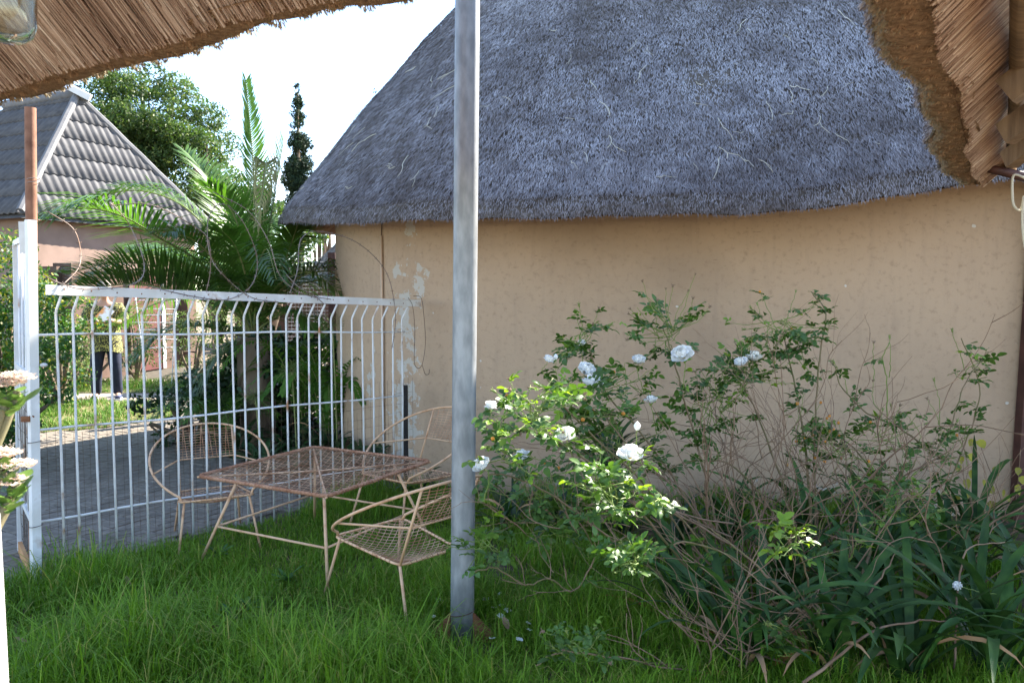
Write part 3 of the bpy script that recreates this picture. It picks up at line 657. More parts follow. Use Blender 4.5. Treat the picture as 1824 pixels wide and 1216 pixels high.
# ================================================================== wire garden furniture
def diag_mesh(b, inside, x0, x1, y0, y1, step, zf, r, M=None):
    """expanded-metal style diamond lattice clipped by inside(x, y)"""
    for sgn in (1, -1):
        k = -40
        while k < 41:
            pts = []; c0 = k*step
            for t in np.arange(-1.0, 1.0, .02):
                x, y = (x0+x1)/2+c0/2+t*.5, (y0+y1)/2+sgn*t*.5*1.0
                y += -sgn*0; 
                if inside(x, y): pts.append(Vector((x, y, zf(x, y)+sgn*.0008)))
                elif pts: break
            if len(pts) > 2:
                pts = pts[::3]+([pts[-1]] if (len(pts)-1) % 3 else [])
                if len(pts) > 1: b.tube(pts, r, 3, cap=False)
            k += 1
def make_table():
    t = bpy.data.objects.new('wire_table', None); put(t)
    H, A = .52, .47
    rim = []
    for cx, cy, a0 in ((A-.05, A-.05, 0), (-A+.05, A-.05, 90), (-A+.05, -A+.05, 180), (A-.05, -A+.05, 270)):
        for k in range(5): a = R(a0+k*22.5); rim.append(Vector((cx+.05*math.cos(a), cy+.05*math.sin(a), H)))
    b = MB(); b.tube(rim, .0105, 8, True); o = b.build('rim', m_rustc, t)
    # wire wrapped round the rim
    w = MB(); n = len(rim)
    for i in range(n):
        a, c = rim[i], rim[(i+1) % n]; L = (c-a).length; k = max(1, int(L/.024))
        d = (c-a).normalized(); s = d.cross(Vector((0, 0, 1)))
        for j in range(k):
            p = a.lerp(c, (j+.5)/k); w.tube([p+s*.0125*math.cos(q)+Vector((0, 0, .0125*math.sin(q)))+d*(q-3)*.001 for q in np.linspace(0, 6.28, 7)], .0016, 3, True)
    w.build('wrapped_wire', m_rustc, o, True, 'stuff')
    b = MB(); ins = lambda x, y: abs(x) < A and abs(y) < A
    st = .042
    for sgn in (1, -1):
        for k in range(-int(2*A/st/1.0)-2, int(2*A/st/1.0)+3):
            pts = []
            for q in np.linspace(-A, A, 40):
                y = sgn*q*.55+k*st; 
                if abs(y) <= A: pts.append(Vector((q, y, H+.002*sgn-.010*(1-(q/A)**2)*(1-(y/A)**2))))
            if len(pts) > 1: b.tube(pts[::4]+[pts[-1]], .0020, 4, cap=False)
    b.build('mesh_top', m_meshc, t, True, 'stuff')
    for s in (1, -1): MB().tube([(-A*s, -A, H-.006), (0, 0, H-.016), (A*s, A, H-.006)], .006, 7).build('diagonal_brace', m_cream, t)
    feet = []
    for sx in (-1, 1):
        for sy in (-1, 1):
            tp, ft = Vector((sx*(A-.16), sy*(A-.16), H-.01)), Vector((sx*(A+.005), sy*(A+.005), 0)); feet.append((tp, ft)); MB().tube([tp, ft], .0085, 8).build('leg', m_cream, t)
    mid = [tp.lerp(ft, .56) for tp, ft in feet]
    for i, j in ((0, 1), (1, 3), (3, 2), (2, 0)): MB().tube([mid[i], mid[j]], .0065, 7).build('stretcher', m_cream, t)
    return t
tb = make_table()
nr, rt, fa, lf = [gnd(*p, .52) for p in ((572, 893), (760, 828), (570, 795), (368, 833))]
ctr = (nr+rt+fa+lf)/4; d_ = (rt-nr)
tang = math.atan2(d_.y, d_.x)
Mt = Matrix.Translation((ctr.x, ctr.y, 0)) @ Matrix.Rotation(tang, 4, 'Z') @ Matrix.Scale(1.0, 4)
tb.matrix_basis = Mt; WORLD[tb.name] = Mt; tag(tb, 'square low garden table of rusty cream wire mesh on the lawn', 'table')

def make_chair():
    c = bpy.data.objects.new('wire_chair', None); put(c)
    # local frame: faces +Y, origin on the ground below the seat
    W, D0, SH = .225, .25, .345
    corners = [Vector((-W*.82, -D0, SH-.035)), Vector((W*.82, -D0, SH-.035)), Vector((W, D0, SH+.01)), Vector((-W, D0, SH+.01))]
    rim = []
    for i in range(4):
        p, q, r_ = corners[i-1], corners[i], corners[(i+1) % 4]
        a, e = q+(p-q).normalized()*.05, q+(r_-q).normalized()*.05
        for t in (0, .33, .66, 1): rim.append(a*(1-t)**2+q*2*t*(1-t)+e*t*t)
    sf = MB().tube(rim, .0065, 7, True).build('seat_frame', m_cream, c)
    w = MB(); n = len(rim)
    for i in range(n):
        a, e = rim[i], rim[(i+1) % n]; k = int((e-a).length/.03); d = (e-a).normalized()
        s = d.cross(Vector((0, 0, 1)))
        for j in range(k): p = a.lerp(e, (j+.5)/k); w.tube([p+s*.0085*math.cos(q)+Vector((0, 0, .0085*math.sin(q)))+d*(q-3)*.001 for q in np.linspace(0, 6.28, 7)], .0015, 3, True)
    w.build('wrapped_wire', m_rustc, sf, True, 'stuff')
    b = MB()
    zf = lambda x, y: SH-.012+.09*(y)*.9-.055*max(0, 1-(x/W)**2)*max(0, 1-(y/D0)**2)
    for sgn in (1, -1):
        for k in range(-16, 17):
            pts = []
            for q in np.linspace(-W, W, 30):
                y = sgn*q*.75+k*.036; wx = W*(.91+.09*y/D0)
                if abs(y) <= D0 and abs(q) < wx: pts.append(Vector((q, y, zf(q, y))))
            if len(pts) > 2: b.tube(pts[::3]+[pts[-1]], .0021, 4, cap=False)
    b.build('seat_mesh', m_meshc, c, True, 'stuff')
    # hoop: from the front corners, out and up round the back
    RH = .375; hoop = []
    for a in np.linspace(R(36), R(324), 46):
        x, y = RH*math.sin(a), RH*math.cos(a)-.085; t = (D0-y)/(D0+RH+.085)
        hoop.append(Vector((x, y, SH+.01+.375*max(0, t)**.85)))
    hoop = [corners[2]+Vector((-.015, -.02, 0))]+hoop+[corners[3]+Vector((.015, -.02, 0))]
    MB().tube(hoop, .0075, 8).build('hoop', m_cream, c)
    tops = []
    for sx in (-1, 1):
        rc = corners[0] if sx < 0 else corners[1]
        tp = min(hoop, key=lambda p: (p-Vector((sx*.20, -.40, .72))).length); tops.append(tp)
        MB().tube([tp, rc], .0068, 8).build('back_upright', m_cream, c)
        MB().tube([rc, Vector((rc.x*1.18, rc.y-.105, 0))], .0075, 8).build('leg', m_cream, c)
        fc = corners[3] if sx < 0 else corners[2]
        MB().tube([fc+Vector((-sx*.03, -.02, -.004)), Vector((fc.x*1.10, fc.y+.075, 0))], .0075, 8).build('leg', m_cream, c)
    lo = [tops[k].lerp(corners[k], .50) for k in (0, 1)]
    hb = [min(hoop, key=lambda p: (p-Vector((s*.37, .02, lo[0].z-.0))).length) for s in (-1, 1)]
    MB().tube([hb[0], lo[0], lo[1], hb[1]], .0055, 7).build('arm_brace', m_cream, c)
    b = MB(); n = 13
    hz = lambda x: min(hoop, key=lambda p: abs(p.x-x)+(0 if p.y < -.2 else 9))
    for k in range(1, n):
        x = tops[0].x+(tops[1].x-tops[0].x)*k/n; tp = hz(x); bt_ = lo[0].lerp(lo[1], k/n); b.tube([bt_, bt_.lerp(tp, .5)+Vector((0, -.012, 0)), tp], .002, 4, cap=False)
    for k in range(1, 12):
        t = k/12; a, e = lo[0].lerp(tops[0], t), lo[1].lerp(tops[1], t); pts = [a.lerp(e, q)+Vector((0, -.03*4*q*(1-q)*t-.01*math.sin(q*3.14), 0)) for q in np.linspace(0, 1, 9)]; b.tube(pts, .002, 4, cap=False)
    b.build('back_mesh', m_meshc, c, True, 'stuff')
    return c
ch = make_chair()
def cm(x, y, fx, fy, s=1.0): return Matrix.Translation((x, y, 0)) @ Matrix.Rotation(math.atan2(fy, fx)-math.pi/2, 4, 'Z') @ Matrix.Scale(s, 4)
ch.matrix_basis = cm(-1.85, 4.76, .46, -.89, .93); WORLD[ch.name] = ch.matrix_basis.copy()
tag(ch, 'cream wire hoop chair left of the table with its back against the gate', 'chair', 'wire hoop chairs around the table')
copy_tree(ch, cm(-.565, 3.80, -.72, .69, .96), 'cream wire hoop chair in front of the table, nearest the steel pole')
copy_tree(ch, cm(-.68, 5.16, -.62, -.78, 1.0), 'cream wire hoop chair behind the table, half hidden by the steel pole')

# ================================================================== lawn
def blades(name, X, Y, mat, hmin, hmax, wmin, wmax, yellow=.04, kind='stuff', lean=.9, label=None, cat=None):
    n = len(X); C = np.stack([X, Y, np.full(n, -.01)], 1); a = rng.uniform(0, 6.28, n)
    H = rng.uniform(hmin, hmax, n)*(.45+1.1*np.array([np.clip(mnoise.noise((x*2.1, y*2.1, 0))+.5, .05, 1.1) for x, y in zip(X, Y)]))
    H *= 1-.55*np.exp(-(((X+1.1)/.95)**2+((Y-4.55)/.85)**2)**2)
    H = np.maximum(H, hmin*.4); W = rng.uniform(wmin, wmax, n); ln = rng.uniform(.15, lean, n)
    D = np.stack([np.cos(a), np.sin(a), np.zeros(n)], 1); S = np.stack([-np.sin(a), np.cos(a), np.zeros(n)], 1)
    up = np.array([0, 0, 1.])
    p1 = C+up*(H*.55)[:, None]+D*(H*ln*.22)[:, None]; p2 = C+up*(H*.9)[:, None]+D*(H*ln*.62)[:, None]; p3 = C+up*(H*(1.0-.25*ln))[:, None]+D*(H*ln*1.15)[:, None]
    w = W[:, None]/2
    V = np.stack([C-S*w, C+S*w, p1-S*w*.9, p1+S*w*.9, p2-S*w*.6, p2+S*w*.6, p3-S*w*.08, p3+S*w*.08], 1).reshape(-1, 3)
    F = (np.array([[0, 1, 3, 2], [2, 3, 5, 4], [4, 5, 7, 6]])[None]+8*np.arange(n)[:, None, None]).reshape(-1, 4)
    pt = np.array([mnoise.noise((x*1.2, y*1.2, 5))*.5+mnoise.noise((x*5, y*5, 2))*.3 for x, y in zip(X, Y)])
    t = np.clip(.30+pt*.55+rng.normal(0, .16, n), 0, .62); t = np.where(rng.random(n) < yellow, rng.uniform(.8, 1, n), t)
    o = fast(name, V, F, mat, None, np.repeat(t, 8), kind, True)
    if label: tag(o, label, cat, kind=kind)
    return o
NB = 90000
X = rng.uniform(-2.75, 2.9, NB*2); Y = rng.uniform(2.75, 6.25, NB*2)**1.0
keep = np.array([gside(x, y) > -.05+.10*mnoise.noise((x*4, y*4, 0)) for x, y in zip(X, Y)])
keep &= ((X-HC.x)*hn.x+(Y-HC.y)*hn.y) > RW+.03
keep &= (Y < 5.9)
bare = np.array([mnoise.noise((x*1.5+7, y*1.5, 3)) for x, y in zip(X, Y)])
keep &= ~((X > -.15) & (bare > .12+rng.normal(0, .15, NB*2)) & (X < 2.9) & (Y > 3.35))
keep &= ~((np.hypot(X-pb.x, Y-pb.y) < .17) & (rng.random(NB*2) < .75))
X, Y = X[keep][:NB], Y[keep][:NB]
blades('lawn_grass', X, Y, m_grass, .05, .145, .0026, .006, .09, label='long green grass of the shaded lawn', cat='grass')
X = rng.uniform(-2.7, 1.2, 9000); Y = 2.8+rng.beta(1, 1.6, 9000)*2.6; k = np.array([gside(x, y) > .05 and math.hypot(x-pb.x, y-pb.y) > .16 for x, y in zip(X, Y)]) & ((X < -.15) | (Y < 3.4))
blades('tall_grass', X[k], Y[k], m_grass, .13, .24, .003, .0065, .12, lean=1.3, label='scattered long bending grass blades in the lawn', cat='grass')
# sunny strips beyond the gate
X = rng.uniform(-11, -4, 60000); Y = rng.uniform(8.2, 13.6, 60000); k = np.array([sunny_patch(x, y) for x, y in zip(X, Y)]); X, Y = X[k], Y[k]
blades('verge_grass', X, Y, m_grass2, .03, .10, .006, .012, .16, label='short sunlit grass in strips beyond the gate', cat='grass')
sheet('verge_soil', [(-6.6+2.3*math.cos(a), 9.65+1.4*math.sin(a)) for a in np.linspace(0, 6.28, 40, endpoint=False)], .008, M_('verge_earth', (.16, .12, .06), (.22, .20, .09), 6, .95))
sheet('verge_soil', [(-11, 11.9), (-4.6, 11.9), (-4.5, 13.5), (-11, 13.5)], .009, MATS['verge_earth'])
# broad-leaved weeds in the lawn
def leaf_mesh(name, L, W, mat, fold=.25, curl=.2, n=5, serr=0):
    """one leaf along +Y, facing +Z"""
    vs = []; fs = []
    for k in range(n+1):
        t = k/n; w = W*.5*math.sin(math.pi*min(1, t*.92+.06))**.8*(1 if k % 2 else 1-serr); z = -curl*L*t*t
        vs += [(-w, L*t, z+fold*w), (0, L*t, z), (w, L*t, z+fold*w)]
    for k in range(n): a = 3*k; fs += [(a, a+1, a+4, a+3), (a+1, a+2, a+5, a+4)]
    b = MB(); b.add(vs, fs); return b.mesh(name, mat)
weed = [leaf_mesh('leaf', .11, .035, M_('weed_leaf', (.05, .14, .03), (.08, .19, .05), 8, .5, trans=.25, rnd=.2), .2, .35, 6, .25)]
for (x, y, lab) in [(415, 1122, 'rosette of toothed weed leaves in the lawn, nearest the frame bottom'), (438, 1100, 'toothed weed with one upright pale leaf in the lawn'), (512, 1045, 'toothed weed in the lawn left of the table foot'), (390, 1000, 'toothed weed at the foot of the left wire chair')]:
    g = gnd(x, y); t = thing('weed', lab, 'weed', g, 'weeds in the lawn')
    for k in range(9): inst('leaf', weed[0], t, Matrix.Translation(g+Vector((0, 0, .03))) @ Matrix.Rotation(U(0, 6.28), 4, 'Z') @ Matrix.Rotation(U(.4, 1.2), 4, 'X') @ Matrix.Scale(U(.7, 1.2), 4))
bl_ = leaf_mesh('dry_leaf', .06, .03, M_('dry_leaf_brown', (.20, .12, .07), (.30, .20, .13), 12, .85), .5, -.3, 5)
for (x, y, lab) in [(385, 1118, 'curled brown leaf fallen in the middle of the lawn'), (52, 1146, 'brown leaf fallen in the grass near the gate post'), (232, 1040, 'brown leaf fallen in the grass in front of the gate'), (905, 1120, 'brown leaf fallen beside the pole foot')]:
    tag(inst('dry_leaf', bl_, None, Matrix.Translation(gnd(x, y, .08)) @ Matrix.Rotation(U(0, 6), 4, 'Z') @ Matrix.Rotation(.3, 4, 'X')), lab, 'leaf', 'dry leaves on the lawn')
# fallen petals
b = MB(); vs = [(0, 0, .0)]; 
for k in range(9): a = 2*math.pi*k/9; vs.append((.017*math.cos(a)*(1+.15*math.cos(2*a)), .020*math.sin(a), .006+.003*math.sin(3*a)))
b.add(vs, [(0, k, k % 9+1) for k in range(1, 10)]); ptl = b.mesh('fallen_petal', m_petal)
for (x, y) in [(865, 1068), (880, 1082), (893, 1078), (892, 1098), (900, 1105), (940, 1110), (943, 1122), (877, 1137), (925, 1139), (904, 1088), (782, 1070), (772, 1098), (890, 1058), (1003, 1110), (74, 1183), (84, 1180)]:
    o = inst('fallen_petal', ptl, None, Matrix.Translation(gnd(x, y, .075)) @ Matrix.Rotation(U(0, 6), 4, 'Z') @ Matrix.Rotation(U(-.5, .5), 4, 'X') @ Matrix.Scale(U(.6, 1.15), 4))
    tag(o, 'white rose petal fallen in the grass', 'petal', 'fallen rose petals')

# ================================================================== roses
leafA = [leaf_mesh('l', .048, .032, m_rleaf, .25, U(.1, .35), 5, .12) for _ in range(1)]
def spray_mesh(mat, k, L):
    """a compound rose leaf: stalk and 3-5 leaflets"""
    b = MB(); st = []
    n = k
    for t in np.linspace(0, 1, 5): st.append(Vector((.004*math.sin(t*5), L*t, -.12*L*t*t)))
    b.tube(st, .0009, 3, cap=False)
    def leaflet(p, ang, s):
        vs = []; Lf, W = .042*s, .028*s; nn = 6; cu = U(.1, .4); ro = U(-.5, .5)
        for q in range(nn+1):
            t = q/nn; w = W*.5*(math.sin(math.pi*min(1, t*.93+.05))**.75)*(1 if q % 2 else .9); z = -cu*Lf*t*t
            for sx in (-1, 0, 1): vs.append(Vector((sx*w, Lf*t, z+(.28*w if sx else 0))))
        Mx = Matrix.Translation(p) @ Matrix.Rotation(ang, 4, 'Z') @ Matrix.Rotation(ro, 4, 'Y') @ Matrix.Rotation(U(-.3, .3), 4, 'X')
        b.add([Mx @ v for v in vs], [f for q in range(nn) for f in ((3*q, 3*q+1, 3*q+4, 3*q+3), (3*q+1, 3*q+2, 3*q+5, 3*q+4))])
    if mat is m_rleaf:
        for s in (-1, 1):
            q0 = st[0]; d0 = Vector((s*.8, .6, U(-.3, .4))).normalized(); b.tube([q0, q0+d0*.03, q0+d0*.055], .0008, 3, cap=False)
            for j in range(3): leaflet(q0+d0*(.025+.015*j), -s*(.3+.9*(j-1))+U(-.2, .2), U(.65, .9))
    leaflet(st[-1], U(-.2, .2), 1.15)
    for j in range((n-1)//2):
        p = st[3-j*2] if 3-j*2 > 0 else st[1]
        for s in (-1, 1): leaflet(p, s*U(.9, 1.3)*-1, U(.8, 1.05)-.12*j)
    return b.mesh('leaf_spray', mat)
sprG = [spray_mesh(m_rleaf, random.choice([3, 5, 5]), U(.05, .085)) for _ in range(9)]
sprY = [spray_mesh(m_yleaf, random.choice([3, 3, 5]), U(.04, .07)) for _ in range(6)]
def petal_mesh(L, W, cup, out):
    vs = []; nu, nv = 4, 5
    for j in range(nv+1):
        t = j/nv; w = W*.5*(t**.55)*(1.0 if t < .8 else 1-.55*(t-.8)/.2)
        for i in range(nu+1):
            s = -1+2*i/nu; y = L*t*(math.cos(out*t)); z = L*t*math.sin(out*t)
            vs.append((s*w, y-.10*L*(s*s)*t, z+cup*w*(s*s)+.04*L*math.sin(s*5+t*3)*t))
    b = MB(); b.add(vs, [(j*(nu+1)+i, j*(nu+1)+i+1, (j+1)*(nu+1)+i+1, (j+1)*(nu+1)+i) for j in range(nv) for i in range(nu)]); return b.mesh('petal', m_petal)
petA = [petal_mesh(.036, .036, .5, .35), petal_mesh(.033, .034, .6, .7), petal_mesh(.026, .026, .8, 1.1)]
corem = MB().sphere((0, 0, .008), .007, 8, 6).mesh('flower_centre', m_stamen)
def bloom(parent, p, axis, s=1.0, openness=1.0):
    axis = Vector(axis).normalized(); Mx = Matrix.Translation(p) @ axis.to_track_quat('Z', 'Y').to_matrix().to_4x4() @ Matrix.Rotation(U(0, 6), 4, 'Z') @ Matrix.Scale(s, 4)
    o = inst('rose_bloom', corem, parent, Mx)
    for lay, (n, tilt) in enumerate(((6, .05), (6, .5), (5, .95))):
        for k in range(n):
            inst('petal', petA[lay], o, Mx @ Matrix.Rotation(2*math.pi*(k+.4*lay)/n+U(-.2, .2), 4, 'Z') @ Matrix.Rotation(tilt+(1-openness)*.75+U(-.12, .12), 4, 'X'))
    return o
def bud_mesh(L, W, mat, sep):
    b = MB(); pts = [Vector((0, 0, L*t)) for t in np.linspace(0, 1, 7)]; b.tube(pts, [max(.0006, W*.5*math.sin(math.pi*min(1, .12+t*.86))) for t in np.linspace(0, 1, 7)], 7)
    for k in range(sep):
        a = 2*math.pi*k/sep+U(-.3, .3); d = Vector((math.cos(a), math.sin(a), 0)); b.tube([Vector((0, 0, L*.75))+d*W*.2, Vector((0, 0, L*1.0))+d*W*.7, Vector((0, 0, L*1.15))+d*W*U(.6, 1.2)], [.0016, .0014, .0004], 4)
    return b.mesh('bud', mat)
budG = [bud_mesh(.022, .011, m_bud, 4), bud_mesh(.026, .013, m_bud, 5)]; budD = [bud_mesh(.014, .012, m_deadbud, 5), bud_mesh(.012, .010, m_deadbud, 6)]; budW = [bud_mesh(.030, .024, m_petal, 0)]
hipm = MB().sphere((0, 0, .007), .008, 8, 6, (1, 1, 1.1)).mesh('rose_hip', m_hip)
class Bush:
    def __init__(s, label, base):
        s.root = thing('rose_bush', label, 'rose bush', base, 'rose bushes along the hut wall'); s.live = MB(); s.dead = MB(); s.green = MB(); s.n = 0
    def leafs(s, p, d, n=1, young=False, size=1.0):
        for _ in range(n):
            v = (Vector(d)*.5+Vector((U(-1, 1), U(-1, 1), U(-.35, .6)))).normalized()
            Mx = Matrix.Translation(p) @ v.to_track_quat('Y', 'Z').to_matrix().to_4x4() @ Matrix.Rotation(U(-.7, .7), 4, 'Y') @ Matrix.Scale(U(.6, 1.05)*size*(.8 if young else 1), 4)
            if s.n < 300: inst('leaf_spray', random.choice(sprY if young else sprG), s.root, Mx); s.n += 1
    def head(s, kind, p, d):
        d = Vector(d).normalized(); Mx = Matrix.Translation(p) @ d.to_track_quat('Z', 'Y').to_matrix().to_4x4() @ Matrix.Scale(U(.85, 1.2), 4)
        if kind == 'bud': inst('bud', random.choice(budG), s.root, Mx)
        elif kind == 'dead': inst('faded_flower', random.choice(budD), s.root, Mx)
        elif kind == 'hip': inst('rose_hip', hipm, s.root, Mx)
        elif kind == 'white': inst('white_bud', budW[0], s.root, Mx)
    def cane(s, pts, r0, r1, mb, leaves=0, young=False):
        c = crom(pts, 6)
        if mb is s.live: mb = MB()
        c = [c[0]]+[p+Vector((U(-1, 1), U(-1, 1), U(-1, 1)))*.004 for p in c[1:-1]]+[c[-1]]
        n = len(c); mb.tube(c, [r0+(r1-r0)*i/(n-1) for i in range(n)], 5)
        if mb not in (s.green, s.dead): mb.build('cane', m_cane, s.root)
        for k in range(leaves):
            i = random.randint(int(n*.35), n-1); s.leafs(c[i], c[i]-c[i-1], 1, young)
        return c
    def sprig(s, hub, tip, kind=None, leaves=3, young=False, green=True):
        mid = hub.lerp(tip, .5)+Vector((U(-.03, .03), U(-.03, .03), -.012))
        c = s.cane([hub, mid, tip], .0024, .0014, s.green if green else s.dead)
        d = (c[-1]-c[-3]).normalized()
        for k in range(leaves): i = random.randint(len(c)//2, len(c)-1); s.leafs(c[i], d, 1, young)
        if kind: s.head(kind, tip, d)
    def finish(s):
        for mb, nm, mt in ((s.live, 'cane', m_cane), (s.dead, 'dry_twigs', m_dead), (s.green, 'young_stems', m_gcane)):
            if mb.v: mb.build(nm, mt, s.root, True, 'stuff')
def brush(bush, p, d, L, depth, r):
    """dry branching twig"""
    d = Vector(d).normalized(); pts = [p]; q = p.copy()
    for k in range(4): d = (d+Vector((U(-1, 1), U(-1, 1), U(-.7, .8)))*.36).normalized(); q = q+d*L/4; pts.append(q.copy())
    if q.z < .03: return
    c = crom(pts, 3); n = len(c); bush.dead.tube(c, [r*(1-.45*i/(n-1)) for i in range(n)], 4)
    if depth:
        for k in range(random.choice([2, 2, 3])):
            i = random.randint(n//3, n-1); brush(bush, c[i], (c[i]-c[i-1]).normalized()+Vector((U(-1, 1), U(-1, 1), U(-.4, .9)))*.8, L*U(.5, .8), depth-1, r*.62)
def spreadhub(bu, x, y, Y, n, rx, ry, lv=1, young=.1, heads=('bud', 'dead', 'hip', None, None, None)):
    h = at(x, y, Y)
    for k in range(n):
        a = U(0, 6.28); q = math.sqrt(U(.1, 1)); t = at(x+rx*q*math.cos(a), y+ry*q*math.sin(a)*-1, Y+U(-.22, .22)); bu.sprig(h+Vector((U(-.05, .05), U(-.05, .05), U(-.06, .03))), t, random.choice(heads), lv+random.choice([0, 1, 1]), random.random() < young+.12)
# --- bush in the sun, nearest
B0 = gnd(1300, 1105); bA = Bush('white rose bush with sunlit sprigs right of the steel pole', B0)
B00 = gnd(1275, 1070); bD = Bush('white rose bush behind the sunlit one, tallest sprigs left of centre', B00)
def px(pts, Y0, Y1): n = len(pts); return [at(x, y, Y0+(Y1-Y0)*i/(n-1)) for i, (x, y) in enumerate(pts)]
for pts, y0, y1, r0, lv, yg in [
    ([(1300, 1100), (1215, 1000), (1130, 900), (1040, 815), (950, 770), (870, 772)], 3.68, 3.05, .008, 9, False),
    ([(1290, 1100), (1195, 995), (1125, 955), (1068, 985), (1022, 1052), (980, 1030), (935, 1042), (885, 1012), (846, 1018)], 3.65, 3.0, .0045, 3, False),
    ([(1330, 1095), (1260, 980), (1190, 905), (1120, 880), (1080, 868)], 3.6, 2.9, .006, 4, False),
    ([(1310, 1100), (1240, 920), (1150, 780), (1080, 700), (1045, 610)], 3.8, 4.15, .008, 12, False),
    ([(1310, 1100), (1270, 900), (1230, 750), (1200, 640), (1180, 580)], 3.8, 4.3, .008, 12, False),
    ([(1400, 1100), (1330, 1010), (1230, 965), (1165, 985), (1120, 985)], 3.3, 2.8, .005, 3, False),
    ([(1450, 1130), (1440, 1040), (1425, 990), (1400, 955)], 3.1, 2.7, .004, 2, True),
    ([(1330, 1190), (1200, 1185), (1090, 1170), (1000, 1160), (955, 1185)], 3.1, 2.85, .006, 4, False),
    ([(1300, 1100), (1180, 900), (1040, 760), (980, 700), (940, 690)], 3.7, 3.2, .006, 10, True),
    ([(1290, 1100), (1140, 1000), (1010, 900), (920, 850), (870, 845)], 3.7, 3.1, .006, 6, False)]:
    bu = bD if y1 > 4 else bA; bu.cane(px(pts, y0, y1), r0, .003, bu.live, lv, yg)
for x, y, Y, k, s, op in [(874, 730, 3.05, 'b', .8, .25), (1008, 781, 3.05, 'b', 1.05, .9), (861, 833, 3.0, 'b', .95, .75), (1123, 818, 2.9, 'b', 1.25, .95), (1055, 690, 3.6, 'b', 1.35, .95), (1042, 664, 3.75, 'b', 1.15, .8), (975, 646, 3.6, 'b', .8, .35),
                          (1137, 648, 4.1, 'b', 1.05, .6), (1217, 638, 4.0, 'b', 1.45, .85), (932, 818, 3.5, 'b', 1.0, .9), (1160, 718, 4.0, 'b', .9, .7), (1036, 614, 4.1, 'b', .6, .3), (1322, 650, 4.15, 'b', 1.0, .7), (1343, 643, 4.2, 'b', 1.2, .85)]:
    p = at(x, y, Y); ax = Vector((U(-.45, .45), U(-.6, .05), U(.6, 1))); bu = bD if Y > 3.55 else bA; bloom(bu.root, p, ax, s*1.38, op)
    bu.cane([p-Vector((0, 0, .002)), p-ax.normalized()*.05, p+Vector((U(-.05, .08), U(-.03, .1), -.16))], .0016, .0024, bu.green, 3, random.random() < .3)
for x, y, Y in ((1135, 766, 2.9), (990, 640, 3.6)): p = at(x, y, Y); bA.head('white', p, (0, 0, 1)); bA.cane([p, p-Vector((0, 0, .06)), at(x+8, y+60, Y)], .0015, .002, bA.green, 2, True)
spreadhub(bA, 950, 725, 2.95, 22, 100, 62, 2, .45, ('dead', 'bud', None, None))
spreadhub(bA, 905, 800, 3.1, 9, 75, 60, 1, .15)
spreadhub(bD, 1035, 600, 4.1, 16, 75, 55, 1, .2, ('bud', 'bud', 'dead', None))
spreadhub(bD, 1185, 590, 4.3, 22, 85, 70, 1, .05, ('dead', 'dead', 'bud', None))
for x, y in ((1145, 503), (1186, 516), (1198, 512), (1225, 520), (1238, 490), (1262, 548), (1160, 545)): bD.sprig(at(1200, 590, 4.3), at(x, y, 4.3+U(-.1, .1)), 'dead', 0)
spreadhub(bA, 1085, 865, 2.78, 18, 95, 80, 2, .25, ('bud', 'dead', None, None))
spreadhub(bA, 1180, 880, 2.85, 5, 40, 30, 2, .1, (None,))
spreadhub(bA, 1110, 988, 2.62, 9, 45, 28, 2, .1, (None, 'bud'))
spreadhub(bA, 1398, 958, 2.5, 9, 34, 40, 2, 1.0, (None,))
spreadhub(bA, 1030, 1150, 2.85, 9, 90, 40, 1, .3, ('bud', 'dead', None))
spreadhub(bD, 1010, 720, 3.6, 20, 130, 75, 2, .0, (None, None, 'hip'))
spreadhub(bD, 960, 860, 3.5, 18, 110, 80, 2, .0, (None, None, 'hip'))
for q in ((1022, 1052), (980, 1030), (935, 1042), (1068, 985), (1100, 960)):
    for k in range(2): brush(bA, at(q[0], q[1], 3.2), (U(-1, .3), U(-.4, .4), U(-.1, .8)), U(.10, .2), 1, .0018)
spreadhub(bA, 870, 960, 3.2, 9, 70, 70, 1, .3, (None, 'bud'))
for k in range(14): brush(bA, at(U(930, 1150), U(890, 1030), U(3.1, 3.4)), (U(-1.2, .2), U(-.4, .3), U(-.1, .6)), U(.15, .32), 2, U(.0016, .0028))
for k in range(16): brush(bA, B0+Vector((U(-.12, .12), U(-.12, .12), U(.05, .5))), (U(-1.2, .6), U(-.5, .4), U(.4, 1)), U(.35, .75), 2, U(.003, .006))
spreadhub(bD, 1110, 800, 3.8, 16, 110, 80, 2, .0, (None,)); spreadhub(bD, 1010, 930, 3.6, 12, 110, 60, 1, .0, (None,)); spreadhub(bD, 1110, 690, 4.0, 14, 90, 60, 1, .05, (None, 'bud'))
bA.finish(); bD.finish()
